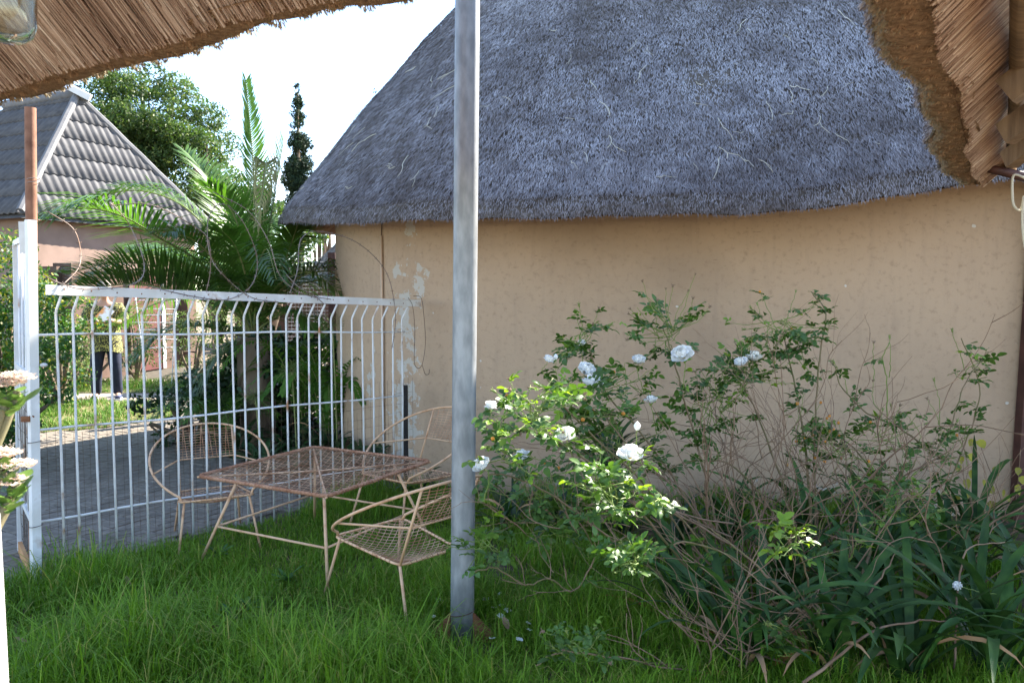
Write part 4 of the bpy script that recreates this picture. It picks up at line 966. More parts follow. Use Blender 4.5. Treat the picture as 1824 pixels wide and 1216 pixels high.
# --- bush with the upright cane against the wall
B1 = gnd(1460, 1070); bB = Bush('white rose bush with a tall upright cane against the wall', B1)
for pts, y0, y1, r0, lv in [([(1450, 1060), (1442, 900), (1430, 760), (1410, 660), (1395, 590)], 4.0, 4.5, .009, 12), ([(1450, 1060), (1400, 880), (1350, 740), (1300, 650)], 4.0, 4.4, .008, 10), ([(1460, 1060), (1450, 820), (1460, 640), (1470, 560), (1448, 525)], 4.0, 4.45, .006, 8),
                            ([(1470, 1060), (1330, 850), (1240, 820), (1180, 840)], 3.9, 3.8, .006, 5)]:
    bB.cane(px(pts, y0, y1), r0, .003, bB.live, lv)
spreadhub(bB, 1385, 575, 4.45, 24, 85, 65, 1, .05, ('bud', 'hip', None, 'bud')); spreadhub(bB, 1330, 660, 4.35, 22, 90, 65, 1, .0, (None, 'bud')); spreadhub(bB, 1420, 620, 4.5, 8, 50, 60, 1, .0, (None,)); spreadhub(bB, 1270, 720, 4.2, 22, 110, 90, 1, .1, (None,)); spreadhub(bB, 1420, 780, 4.2, 14, 90, 80, 1, .1, (None, 'hip')); spreadhub(bB, 1270, 690, 4.3, 10, 80, 60, 1, .0, (None, 'dead'))
for k in range(24): brush(bB, B1+Vector((U(-.45, .35), U(-.2, .25), U(.05, .55))), (U(-.8, .8), U(-.3, .3), U(.6, 1.1)), U(.35, .8), 2, U(.0025, .005))
bB.finish()
# --- bush at the right
B2 = gnd(1600, 1075); bC = Bush('rose bush of green canes with seed hips nearest the timber post', B2)
for pts, y0, y1, r0, lv, mb in [([(1490, 1120), (1525, 1050), (1565, 945), (1590, 880), (1640, 835), (1690, 770), (1715, 690), (1750, 640)], 3.3, 4.3, .008, 8, 0), ([(1675, 815), (1600, 760), (1545, 735), (1500, 690), (1487, 652)], 4.2, 4.25, .006, 3, 0), ([(1580, 750), (1580, 680), (1572, 640), (1584, 610)], 4.2, 4.2, .0035, 1, 1),
                                ([(1600, 1060), (1640, 930), (1690, 860), (1730, 760), (1745, 690), (1712, 602)], 4.1, 4.4, .006, 7, 0), ([(1600, 1060), (1560, 860), (1500, 780), (1440, 750)], 4.0, 4.3, .006, 8, 0), ([(1480, 1160), (1400, 1060), (1330, 990), (1265, 940)], 3.0, 3.1, .008, 0, 0),
                                ([(1480, 1170), (1560, 1040), (1600, 980)], 3.0, 3.2, .006, 0, 2), ([(1430, 1216), (1500, 1165), (1560, 1120), (1640, 1105), (1705, 1108)], 2.75, 2.9, .007, 0, 2), ([(1700, 1190), (1705, 1080), (1720, 980), (1790, 965)], 3.0, 3.2, .005, 0, 2)]:
    bC.cane(px(pts, y0, y1), r0, .0025, (bC.live, bC.green, bC.dead)[mb], lv)
for x, y, Y, kd in ((1487, 648, 4.25, 'bud'), (1585, 604, 4.2, 'bud'), (1556, 612, 4.2, 'dead'), (1697, 592, 4.4, 'bud'), (1615, 738, 4.2, 'dead'), (1555, 680, 4.2, 'dead'), (1653, 712, 4.3, 'dead'), (1665, 680, 4.3, 'bud'), (1494, 755, 4.1, 'hip'), (1478, 770, 4.1, 'hip'), (1706, 777, 4.3, 'hip'), (1457, 1095, 2.9, 'bud'), (1398, 1108, 2.9, 'bud'), (1515, 862, 3.3, 'bud')):
    p = at(x, y, Y); bC.sprig(at(x+U(-5, 25), y+U(45, 80), Y), p, kd, 0)
spreadhub(bC, 1500, 800, 4.1, 16, 100, 70, 1, .1, (None, 'hip')); spreadhub(bC, 1600, 860, 4.0, 14, 120, 60, 1, .1, (None,)); spreadhub(bC, 1570, 780, 4.2, 18, 105, 60, 1, .05, (None, 'dead', 'bud')); spreadhub(bC, 1735, 655, 4.35, 7, 35, 40, 1, .2, (None,)); spreadhub(bC, 1690, 800, 4.3, 10, 60, 60, 1, .1, (None, 'bud')); spreadhub(bC, 1440, 1130, 2.95, 8, 90, 50, 1, .1, (None, 'bud')); spreadhub(bC, 1590, 900, 3.4, 10, 100, 60, 1, .05, (None, 'bud')); spreadhub(bC, 1500, 1000, 3.3, 6, 70, 60, 1, .3, (None,))
p = at(1707, 1044, 3.0); bloom(bC.root, p, (-.6, -.5, .5), .7, .3); bC.sprig(at(1790, 1060, 3.1), p, None, 0)
for k in range(24): brush(bC, B2+Vector((U(-.7, .5), U(-.6, .3), U(.05, .45))), (U(-.8, .8), U(-.5, .3), U(.4, 1.1)), U(.3, .7), 2, U(.0025, .005))
for k in range(16): brush(bC, at(U(1250, 1500), U(1130, 1210), 2.95), (U(-1, 1), U(-.4, .4), U(.0, .9)), U(.25, .5), 2, U(.0025, .0045))
bC.finish()
m_dg2 = M_('dark_shrub_leaf', (.012, .036, .010), (.030, .075, .018), attr=True, rough=.45, spec=.4, trans=.2, c3=(.10, .15, .03))
# ================================================================== foliage helpers: hedge, shrubs, trees
def foliage(name, clumps, per, leaf, mat, parent, spread=1.0, seed=1, yellow=0, aspect=.45, up=.3):
    rg = np.random.default_rng(seed); C = []; T = []
    for (c, r) in clumps:
        n = max(8, int(per*r*r)); d = unit(rg.normal(0, 1, (n, 3))); q = rg.uniform(.45, 1.05, n)**.6
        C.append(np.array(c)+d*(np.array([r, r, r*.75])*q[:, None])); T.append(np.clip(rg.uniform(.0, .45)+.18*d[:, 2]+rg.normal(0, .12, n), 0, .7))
    C = np.concatenate(C); T = np.concatenate(T); n = len(C)
    T = np.where(rg.random(n) < yellow, rg.uniform(.85, 1, n), T)
    D = unit(rg.normal(0, 1, (n, 3))+np.array([0, 0, -.2])); N = unit(rg.normal(0, 1, (n, 3))+np.array([0, 0, up*2]))
    L = rg.uniform(.7, 1.25, n)*leaf; V, F = cards(C, D, N, L, L*aspect, .45); fast(name, V, F, mat, parent, np.repeat(T, 4), 'stuff')
def limbs(parent, base, tops, r0, name='trunk'):
    b = MB()
    for k, tp in enumerate(tops):
        m_ = Vector(base).lerp(Vector(tp), .5)+Vector((U(-.3, .3), U(-.3, .3), .2)); c = crom([base, m_, tp], 5); n = len(c); b.tube(c, [r0*(1-.85*i/(n-1)) for i in range(n)], 7)
    b.build(name, m_bark, parent)
def shrub(name, label, cat, base, size, nc, per, leaf, mat, seed, yellow=.05, group=None, rmin=.25, rmax=.45, aspect=.5):
    rg = random.Random(seed); t = thing(name, label, cat, base, group); cl = []
    for k in range(nc):
        d = Vector((rg.gauss(0, 1), rg.gauss(0, 1), rg.gauss(0, 1))).normalized()*rg.random()**.45
        cl.append((Vector(base)+Vector((d.x*size[0], d.y*size[1], size[2]*(1+d.z))), rg.uniform(rmin, rmax)*min(size)))
    limbs(t, Vector(base), [c for c, r in cl[:7]], .03, 'stems'); foliage('foliage', cl, per, leaf, mat, t, seed=seed, yellow=yellow, aspect=aspect)
    return t
# ================================================================== strap-leaved clumps under the roses
def strap_mesh(mat, L, W, lift, droop, twist=0):
    """a strap leaf leaving the ground along +Y"""
    vs = []; n = 10; y = z = 0.0; a = lift
    for k in range(n+1):
        t = k/n; w = W*.5*(.55+.45*min(1, t*4))*(1 if t < .6 else max(.04, 1-((t-.6)/.4)**2)); tw = twist*t
        for s in (-1, 0, 1): vs.append((s*w*math.cos(tw), y, z+(.30*w if s else 0)+s*w*math.sin(tw)))
        y += L/n*math.cos(a); z += L/n*math.sin(a); a -= droop/n*(.4+1.2*t)
    b = MB(); b.add(vs, [f for k in range(n) for f in ((3*k, 3*k+1, 3*k+4, 3*k+3), (3*k+1, 3*k+2, 3*k+5, 3*k+4))]); return b.mesh('leaf', mat)
strG = [strap_mesh(m_strap, U(.55, .8), U(.026, .042), U(.95, 1.45), U(1.1, 2.3), U(-.5, .5)) for _ in range(14)]
strY = [strap_mesh(m_ystrap, U(.4, .6), U(.03, .04), U(.5, .9), U(1.2, 2.0), U(-1, 1)) for _ in range(3)]; strD = [strap_mesh(m_dstrap, U(.4, .65), U(.015, .03), U(.6, 1.2), U(1.6, 2.6), U(-2, 2)) for _ in range(4)]
def clump(x, y, n, s, label, yel=1, dry=2, name='strap_leaf_plant', grp='strap leaved plants under the roses', ms=None, cat='plant'):
    g = gnd(x, y) if not isinstance(x, Vector) else x
    t = thing(name, label, cat, g, grp)
    for k in range(n+yel+dry):
        me = random.choice(ms or strG) if k < n else (random.choice(strY) if k < n+yel else random.choice(strD))
        inst('leaf', me, t, Matrix.Translation(g+Vector((U(-.05, .05), U(-.05, .05), 0))) @ Matrix.Rotation(2.4*k+U(-.3, .3), 4, 'Z') @ Matrix.Rotation(U(-.15, .25), 4, 'X') @ Matrix.Scale(s*U(.75, 1.1), 4))
    return t
for a in [(1330, 1210, 20, .95, 'strap-leaved clump with an orange dying leaf at the bottom edge, leftmost of its row', 3, 2), (1480, 1225, 16, 1.0, 'strap-leaved clump at the bottom edge below the bare rose twigs', 0, 5), (1610, 1215, 20, 1.05, 'broad glossy strap-leaved clump standing upright at the bottom edge', 0, 2),
          (1760, 1215, 22, 1.1, 'large arching strap-leaved clump in the bottom right corner', 0, 1), (1870, 1130, 20, 1.1, 'strap-leaved clump reaching in from the right edge', 0, 1), (1220, 1120, 18, .9, 'strap-leaved clump left of the rose stems with long flat leaves', 1, 2),
          (1400, 1110, 18, 1.0, 'strap-leaved clump between the two left rose bushes', 1, 3), (1540, 1100, 18, 1.05, 'strap-leaved clump around the green rose cane', 1, 3), (1690, 1080, 20, 1.05, 'strap-leaved clump in front of the timber post', 0, 2),
          (1440, 1000, 16, 1.0, 'strap-leaved clump against the hut wall behind the upright cane', 1, 3), (1580, 990, 16, 1.0, 'strap-leaved clump against the hut wall with a curled brown leaf', 0, 4), (1300, 990, 14, .9, 'strap-leaved clump against the hut wall behind the dry twigs', 0, 2), (1740, 985, 16, 1.0, 'strap-leaved clump at the foot of the hut wall below the yellow vine', 0, 2)]:
    clump(a[0], a[1], int(a[2]*1.35), *a[3:])
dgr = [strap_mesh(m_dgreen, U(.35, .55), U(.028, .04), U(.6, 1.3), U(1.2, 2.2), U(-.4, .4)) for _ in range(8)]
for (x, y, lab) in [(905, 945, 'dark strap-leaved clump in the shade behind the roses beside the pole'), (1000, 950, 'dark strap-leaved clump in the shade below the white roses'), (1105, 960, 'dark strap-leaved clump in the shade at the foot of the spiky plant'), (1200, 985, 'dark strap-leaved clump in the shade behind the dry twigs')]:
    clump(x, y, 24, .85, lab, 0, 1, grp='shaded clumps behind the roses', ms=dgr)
# spiky plant behind the roses
def spiky(g, label):
    t = thing('spiky_plant', label, 'plant', g)
    MB().tube([g, g+Vector((.02, 0, .38))], [.03, .022], 8).build('stem', m_bark, t)
    ms = [strap_mesh(m_dgreen, U(.42, .58), .024, U(.3, 1.2), U(.8, 1.6)) for _ in range(6)]
    for k in range(44): inst('leaf', random.choice(ms), t, Matrix.Translation(g+Vector((.02, 0, U(.28, .42)))) @ Matrix.Rotation(2.4*k, 4, 'Z') @ Matrix.Rotation(U(-.2, .5), 4, 'X') @ Matrix.Scale(U(.8, 1.15), 4))
g = at(1075, 900, 4.9); spiky(Vector((g.x, g.y, 0)), 'dark spiky plant against the wall behind the white roses')
# yellowing vine on the wall foot
vb = gnd(1790, 930); vine = thing('wall_vine', 'climbing vine with yellowing leaves at the wall foot beside the timber post', 'vine', vb)
vl = []
for k in range(3):
    b = MB(); pts = [(0, 0, 0), (.03, .008, .004), (.042, .035, .0), (.03, .065, -.006), (0, .095, -.016), (-.03, .065, -.006), (-.042, .035, 0), (-.03, .008, .004), (0, .045, .006)]
    b.add(pts, [(8, j, (j+1) % 8) for j in range(8)]); vl.append(b.mesh('leaf', m_vine))
b = MB()
for pts in [[(1795, 930), (1780, 880), (1760, 830), (1745, 790)], [(1795, 930), (1745, 900), (1720, 870), (1715, 820)], [(1805, 930), (1812, 870), (1818, 800)]]: b.tube(crom(px(pts, 5.1, 5.0), 4), .0025, 4)
b.build('stem', m_dead, vine)
for (x, y) in [(1745, 790), (1738, 825), (1755, 862), (1758, 870), (1735, 790), (1735, 845), (1722, 860), (1720, 880), (1708, 835), (1715, 820), (1790, 880), (1797, 890), (1815, 840), (1820, 855), (1812, 870), (1700, 890), (1745, 905), (1770, 900), (1728, 815), (1772, 838)]:
    inst('leaf', random.choice(vl), vine, Matrix.Translation(at(x, y-8, 5.0)) @ Matrix.Rotation(U(-.6, .6), 4, 'Z') @ Matrix.Rotation(R(-95)+U(-.4, .3), 4, 'X') @ Matrix.Rotation(U(-.6, .6), 4, 'Z') @ Matrix.Scale(U(.45, .8), 4))

# ================================================================== palm behind the gate
PC = at(452, 600, 8.0)
palm = thing('palm_tree', 'feathery date palm arching over the gate left of the hut', 'palm', (PC.x, PC.y, 0))
MB().tube([(PC.x, PC.y, -.05), (PC.x+.03, PC.y, .5), (PC.x, PC.y, PC.z)], [.22, .20, .17], 12).build('trunk', m_bark, palm)
def frond(parent, pts, L0, nl, droopy=.5, mat=None, up=.35, w=.020, name='frond', rr=.013, comb=0):
    c = crom(pts, 8); n = len(c); b = MB(); b.tube(c, [rr*(1-.8*i/(n-1)) for i in range(n)], 6)
    o = b.build(name, m_rachis, parent)
    ts = np.linspace(.12, 1, nl); idx = ts*(n-1); i0_ = np.minimum(idx.astype(int), n-2); fr_ = idx-i0_
    arr = np.array([list(p) for p in c]); P_ = arr[i0_]*(1-fr_[:, None])+arr[i0_+1]*fr_[:, None]; T = unit(arr[i0_+1]-arr[i0_])
    upv = np.array([0, 0, 1.]); S_ = unit(np.cross(T, upv)+1e-6); Nn = unit(np.cross(S_, T)); VV = []; FF = []; k0 = 0
    for s in (-1, 1):
        t = ts; Lf = L0*(.35+.65*np.sin(np.pi*np.clip(t*.85+.12, 0, 1)))*rng.uniform(.85, 1.1, nl)
        d0 = unit(S_*s*(.95-.35*t)[:, None]+T*(.45+.5*t)[:, None]+Nn*(up+rng.normal(0, .10, nl))[:, None]+rng.normal(0, .05, (nl, 3)))
        mid_ = P_+d0*(Lf*.5)[:, None]; tip_ = P_+unit(d0+np.array([0, 0, -droopy]))*(Lf)[:, None]
        wv = unit(np.cross(d0, Nn)); ww = w*rng.uniform(.8, 1.1, nl)[:, None]
        V = np.stack([P_-wv*ww*.25, P_+wv*ww*.25, mid_-wv*ww*.5, mid_+wv*ww*.5, tip_-wv*ww*.06, tip_+wv*ww*.06], 1).reshape(-1, 3)
        F = (np.array([[0, 1, 3, 2], [2, 3, 5, 4]])[None]+6*np.arange(nl)[:, None, None]).reshape(-1, 4)+k0; k0 += len(V); VV.append(V); FF.append(F)
    fast('leaflets', np.concatenate(VV), np.concatenate(FF), mat or m_frond, o, kind='stuff')
def fp(*q): return [at(x, y, Y) for x, y, Y in q]
F_ = [  # explicit fronds of the crown: photograph points with their distances
    ([(445, 560, 8.0), (360, 470, 7.6), (286, 425, 7.0), (220, 386, 6.6), (150, 371, 6.3), (80, 392, 6.1)], .62, 74, .30, .25),
    ([(445, 580, 8.0), (390, 535, 7.6), (329, 512, 7.2), (270, 490, 6.9), (210, 495, 6.7), (150, 505, 6.5)], .42, 60, .05, .75),
    ([(445, 550, 8.0), (400, 450, 7.9), (330, 370, 7.8), (250, 340, 7.7), (170, 350, 7.6)], .50, 66, .35, .3),
    ([(452, 545, 8.0), (456, 420, 8.1), (450, 280, 8.2), (438, 145, 8.3)], .27, 64, -.15, .45),
    ([(452, 545, 8.0), (475, 430, 8.0), (490, 340, 8.0), (505, 250, 8.0)], .38, 50, .0, .3),
    ([(452, 545, 8.0), (420, 430, 8.4), (380, 330, 8.8), (330, 270, 9.2)], .46, 56, .1, .3),
    ([(455, 560, 8.0), (500, 480, 7.9), (520, 430, 7.8), (530, 400, 7.7)], .40, 44, .4, .2),
    ([(445, 570, 8.0), (380, 500, 8.4), (300, 450, 8.8), (220, 440, 9.2)], .48, 60, .4, .3),
    ([(450, 570, 8.0), (420, 520, 7.6), (370, 450, 7.2), (330, 420, 6.9), (290, 420, 6.6)], .44, 56, .3, .3),
    ([(450, 600, 8.0), (400, 590, 7.7), (350, 580, 7.4), (290, 595, 7.2), (240, 640, 7.0)], .40, 52, .3, .3),
    ([(450, 600, 8.0), (410, 620, 7.9), (380, 650, 7.8), (350, 710, 7.7)], .36, 46, .3, .3),
    ([(455, 590, 8.0), (500, 560, 7.7), (540, 560, 7.5), (560, 590, 7.3)], .34, 44, .4, .2),
    ([(452, 545, 8.0), (435, 440, 7.8), (410, 370, 7.6), (370, 330, 7.3)], .40, 50, .25, .3),
    ([(452, 560, 8.0), (480, 500, 8.5), (500, 440, 9.0), (480, 390, 9.4)], .42, 46, .3, .3),
    ([(445, 560, 8.1), (360, 530, 8.8), (280, 540, 9.2), (210, 580, 9.6)], .45, 50, .4, .3),
    ([(450, 560, 7.9), (440, 500, 7.5), (420, 440, 7.2), (395, 410, 6.9)], .42, 50, .2, .3)]
F_.append(([(400, 548, 7.6), (330, 524, 7.1), (260, 508, 6.8), (190, 510, 6.5), (120, 536, 6.3)], .30, 60, -.1, .8)); F_.append(([(420, 540, 7.5), (340, 500, 7.2), (270, 474, 6.9), (200, 468, 6.6), (120, 488, 6.3)], .36, 60, .1, .5))
for pts, L0, nl, dr, up in F_: frond(palm, fp(*pts), L0, int(nl*1.35), dr, up=up)
for k in range(15):
    a = 2.4*k; d = Vector((math.cos(a), math.sin(a), 0)); s = U(.9, 1.5)
    frond(palm, [PC, PC+d*.3*s+Vector((0, 0, .45*s)), PC+d*.75*s+Vector((0, 0, .6*s)), PC+d*1.15*s+Vector((0, 0, .40*s))], .42, 44, .35)
# broken drying frond hanging by the crown
frond(palm, fp((455, 470, 7.7), (468, 330, 7.5), (474, 290, 7.4), (470, 330, 7.2), (458, 400, 7.1)), .26, 34, 1.2, m_frondd, .1, .02, 'broken_frond')
# cycad-like ferns and undergrowth below the palm
def fern(x, y, Y, n, L, label, mat, fl=.10, fw=.020, name='fern', cat='fern', up=.5):
    g = at(x, y, Y); g = Vector((g.x, g.y, 0)); t = thing(name, label, cat, g, 'undergrowth beyond the gate')
    for k in range(n):
        a = 2.4*k+U(-.2, .2); d = Vector((math.cos(a), math.sin(a), 0)); s = L*U(.75, 1.1)
        frond(t, [g+Vector((0, 0, .03)), g+d*.25*s+Vector((0, 0, up*s)), g+d*.6*s+Vector((0, 0, up*1.25*s)), g+d*.95*s+Vector((0, 0, up*.95*s))], fl, 30, .25, mat, .12, fw, 'frond', .006)
fern(388, 760, 7.6, 14, .85, 'arching fern below the palm, nearest the paving', m_frond, .16, .018)
fern(585, 720, 7.4, 16, .95, 'bright green fern beside the hut wall behind the gate', m_fern, .13, .030, up=.8)
fern(540, 700, 7.9, 12, 1.0, 'bright green fern right of the palm trunk', m_fern, .13, .028, up=.8)
fern(430, 720, 8.4, 14, 1.0, 'tall arching fern behind the palm trunk', m_frond, .2, .02)
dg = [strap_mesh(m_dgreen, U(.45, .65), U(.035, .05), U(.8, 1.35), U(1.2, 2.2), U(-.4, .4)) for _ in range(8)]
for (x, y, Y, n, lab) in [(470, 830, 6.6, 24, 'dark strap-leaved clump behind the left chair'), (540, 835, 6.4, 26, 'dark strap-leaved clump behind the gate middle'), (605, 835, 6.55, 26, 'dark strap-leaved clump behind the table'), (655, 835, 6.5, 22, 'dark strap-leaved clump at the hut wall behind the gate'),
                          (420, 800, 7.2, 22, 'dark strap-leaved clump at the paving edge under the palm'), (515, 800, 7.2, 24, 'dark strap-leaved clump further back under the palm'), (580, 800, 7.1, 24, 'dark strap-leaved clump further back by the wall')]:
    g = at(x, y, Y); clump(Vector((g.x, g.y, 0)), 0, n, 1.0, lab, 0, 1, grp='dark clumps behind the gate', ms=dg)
shrub('understory_shrub', 'dense dark shrub filling the space around the palm trunk', 'shrub', (PC.x+.15, PC.y+.45, 0), (1.15, .5, .62), 40, 2200, .09, m_dg2, 91, .02)
shrub('understory_shrub', 'dense dark shrub between the palm and the hut wall', 'shrub', (-2.35, 8.3, 0), (.6, .5, .62), 30, 2200, .09, m_dg2, 92, .04)
shrub('understory_shrub', 'low dark shrub under the palm beside the paving', 'shrub', (PC.x-.55, PC.y-.15, 0), (.55, .4, .36), 26, 2600, .07, m_dg2, 93, .04)
g = at(745, 880, 5.75); clump(Vector((g.x, g.y, 0)), 0, 16, .6, 'small strap-leaved clump at the wall behind the third chair', 0, 0, grp='dark clumps behind the gate', ms=dg)
# agapanthus seed heads
for (x, y, Y, s, lab) in [(520, 660, 6.7, 1.15, 'green starburst seed head on a stalk, middle of the three'), (592, 578, 6.9, 1.2, 'yellowish starburst seed head on a tall stalk beside the wall'), (455, 705, 6.8, .9, 'small green starburst seed head low on the left')]:
    p = at(x, y, Y); t = thing('seed_head', lab, 'seed head', (p.x+.03, p.y, 0), 'agapanthus seed heads')
    MB().tube(crom([(p.x+.03, p.y, 0), (p.x+.02, p.y, p.z*.5), p], 5), .006, 6).build('stalk', m_rachis, t)
    b = MB()
    for k in range(60):
        z_ = 1-2*(k+.5)/60; a = 2.4*k; d = Vector((math.sqrt(1-z_*z_)*math.cos(a), math.sqrt(1-z_*z_)*math.sin(a), z_)); b.tube([p, p+d*.075*s, p+d*.09*s], [.0010, .0012, .0035], 4)
    b.build('umbel', m_umbel, t, True)

shrub('hedge_shrub', 'tall green shrub with yellow tips at the left edge behind the gate post', 'shrub', (-4.85, 6.9, 0), (.9, .6, .98), 52, 4600, .05, m_hedge, 21, .07, None, .28, .5)
shrub('hedge_shrub', 'lower dark shrub at the foot of the left hedge beside the paving', 'shrub', (-4.55, 6.5, 0), (.45, .45, .40), 30, 5200, .045, m_hedge, 22, .01, None, .3, .5)
shrub('hedge_shrub', 'yellow-green shrub top at the far left above the hedge', 'shrub', (-4.95, 7.6, .75), (.5, .5, .72), 30, 4000, .05, m_hedge, 23, .35, None, .3, .5)
shrub('hedge_shrub', 'slim green shrub in front of the pink house wall', 'shrub', (-6.0, 10.3, 0), (.5, .4, 1.0), 34, 3600, .055, m_hedge, 24, .12, None, .3, .5)
# loose shrubs along the brown garden wall
for k, (x, y, Y, sx, sz, lab) in enumerate([(150, 690, 12.5, .5, .85, 'loose light green shrub left of the walking person'), (245, 690, 13.6, .5, .72, 'loose light green shrub right of the walking person'), (345, 690, 13.6, .60, .85, 'sunlit shrub by the garden wall seen through the gate middle'), (112, 690, 12.0, .45, .5, 'low shrub in front of the garden wall at the far left'), (420, 690, 13.4, .7, .9, 'shrub at the right end of the garden wall')]):
    g = at(x, y, Y); shrub('wall_shrub', lab, 'shrub', (g.x, g.y, 0), (sx, .4, sz), 30, 2600, .05, m_shrub, 40+k, .12, 'shrubs along the garden wall', .3, .5, .4)
# brown garden wall with a red door panel and white frame
wa, wb = Vector((-7.50, 12.9, 0)), Vector((-6.85, 16.9, 0)); wd = (wb-wa).normalized(); wang = math.atan2(wd.y, wd.x); WM = Matrix.Rotation(wang, 3, 'Z')
gw = thing('garden_wall', 'brown plastered garden wall behind the walking person', 'wall', wa); wnr = Vector((wd.y, -wd.x, 0)); wl_ = (wb-wa).length
MB().box((wa+wb)/2-wnr*.12+Vector((0, 0, .95)), (wl_, .24, 1.9), WM).build('wall_body', m_brown, gw, False)
MB().box((wa+wb)/2-wnr*.12+Vector((0, 0, 1.935)), (wl_+.1, .32, .07), WM).build('coping', m_brown, gw, False)
dp = wa+wd*2.3; MB().box(dp+wnr*.02+Vector((0, 0, .97)), (.9, .06, 1.88), WM).build('door', m_red, gw, False)
for s_, mt in ((.5, m_post), (-.5, m_brown)): MB().box(dp+wd*s_+wnr*.03+Vector((0, 0, .98)), (.1, .08, 1.9), WM).build('door_frame', mt, gw, False)
for t_ in (.25, 3.6): MB().box(wa+wd*t_+wnr*.02+Vector((0, 0, 1.0)), (.3, .34, 2.06), WM).build('pier', m_brown, gw, False)
# white wire clothes airer
p = at(283, 690, 13.0); ar = thing('clothes_airer', 'white wire clothes airer in front of the red door', 'airer', (p.x, p.y, 0))
for k, z_ in enumerate((.62, .78, .92, 1.05, 1.16, 1.28, 1.42, 1.52)): MB().tube([(p.x-.35-.05*(k % 2), p.y+U(-.1, .1), z_), (p.x+.33, p.y+U(-.1, .1), z_+U(-.03, .03))], .006, 5).build('rung', m_airer, ar)
for s in (-1, 1): MB().tube([(p.x+s*.3, p.y-.2*s, 0), (p.x+s*.3, p.y+.1*s, 1.5)], .008, 6).build('leg', m_airer, ar)

# ================================================================== tiled house
ZN = 2.93; Nn_ = Vector((-8.75, 14.0)); eR = Vector((.43, .90)).normalized(); eL = Vector((-.90, .43)).normalized(); WR = 4.5; LL = 6.0
AP = Nn_+eR*2.25+eL*1.5; RZ = 5.62
house = thing('tiled_house', 'small pink house with a steep grey tiled hip roof at the left', 'house', (Nn_.x, Nn_.y, 0))
ins_ = (eR+eL).normalized()*.35
c0 = Nn_+ins_; c1 = Nn_+eR*WR+eL*.35-eR*.3; c2 = c1+eL*LL; c3 = c0+eL*LL
b = MB(); b.add([(q.x, q.y, z) for z in (0, ZN+.05) for q in (c0, c1, c2, c3)], [(0, 1, 5, 4), (1, 2, 6, 5), (2, 3, 7, 6), (3, 0, 4, 7)]); b.build('wall', m_house, house, False)
V3 = lambda p, z: Vector((p.x, p.y, z))
nE, rE = V3(Nn_, ZN), V3(Nn_+eR*WR, ZN); lE = V3(Nn_+eL*LL, ZN); ap = V3(AP, RZ); rl = V3(AP+eL*(LL-1.6), RZ); bR = V3(Nn_+eR*WR+eL*LL, ZN)
b = MB(); dn = Vector((0, 0, .06)); b.add([nE-dn, rE-dn, ap-dn, lE-dn, rl-dn, bR-dn], [(0, 1, 2), (0, 2, 4, 3), (1, 5, 4, 2)]); rf = b.build('roof', m_tile, house, False)
def tile_face(p0, e, up, wide, rows, planes):
    """corrugated tiles laid in courses on a roof slope, cut at the hips"""
    no = e.cross(up).normalized(); tw, tl, ex = .34, .55, .48
    wv = [(j*tw/12, .028*(.5-.5*math.cos(j*2*math.pi*2/12))) for j in range(13)]
    for r_ in range(rows):
        for k in range(int(wide/tw)+2):
            o0 = p0+e*((k-.5+.5*(r_ % 2))*tw)+up*(r_*ex)
            bm = bmesh.new(); lo_, hi_ = [], []
            for (s, h) in wv:
                lo_.append(bm.verts.new(o0+e*s+no*(h+.045))); hi_.append(bm.verts.new(o0+e*s+up*tl+no*(h+.012)))
            fl_ = [bm.verts.new(o0+e*s+no*(h+.015)) for s, h in wv]
            for j in range(12): bm.faces.new((lo_[j], lo_[j+1], hi_[j+1], hi_[j])); bm.faces.new((fl_[j], fl_[j+1], lo_[j+1], lo_[j]))
            for (pc, pn) in planes: bmesh.ops.bisect_plane(bm, geom=bm.verts[:]+bm.edges[:]+bm.faces[:], plane_co=pc, plane_no=pn, clear_outer=True)
            if len(bm.faces) >= 3:
                me = bpy.data.meshes.new('tile'); bm.to_mesh(me); me.materials.append(m_tile); me.polygons.foreach_set('use_smooth', [True]*len(me.polygons)); put(bpy.data.objects.new('tile', me), rf)
            bm.free()
def hip_plane(a, b, keep, wid):
    n = (b-a).cross(Vector((0, 0, 1))).normalized(); n = -n if (keep-a).dot(n) > 0 else n; return (a, n)
e = (rE-nE).normalized(); upR = (ap-(nE+e*(ap-nE).dot(e))).normalized(); LR = (ap-(nE+e*(ap-nE).dot(e))).length
mid = (nE+rE+ap)/3
tile_face(nE, e, upR, WR, int(LR/.48)+1, [hip_plane(nE, ap, mid, 0), hip_plane(rE, ap, mid, 0)])
e2 = (nE-lE).normalized(); q0 = nE-e2*3.9; upL = (ap-(nE+e2*(ap-nE).dot(e2))).normalized(); LLn = (ap-(nE+e2*(ap-nE).dot(e2))).length; midL = (nE+lE+ap)/3
tile_face(q0, e2, upL, 3.9, int(LLn/.48)+1, [hip_plane(nE, ap, midL, 0)])
for a, b2 in ((nE, ap), (rE, ap)): MB().tube([a+Vector((0, 0, .05))+(b2-a)*k/9+Vector((0, 0, .012*(k % 2))) for k in range(10)], .075, 8).build('hip_cap', m_ridge, rf, False)
MB().tube([ap+Vector((0, 0, .08)), V3(AP+eL*2.4, RZ+.08)], .11, 10).build('ridge_cap', m_ridge, rf)
b = MB(); b.add([ap+Vector(v) for v in ((-.1, -.2, .24), (.18, -.02, .23), (.34, .14, -.12), (.05, -.25, -.06))], [(0, 1, 2, 3)]); 
b = MB().box(ap+Vector((.08, -.02, .10)), (.42, .34, .13), Matrix.Rotation(.5, 3, 'Y') @ Matrix.Rotation(.45, 3, 'Z')); b.build('ridge_end', M_('pale_ridge_end', (.62, .62, .62), (.7, .7, .7), 5, .7), rf, False)
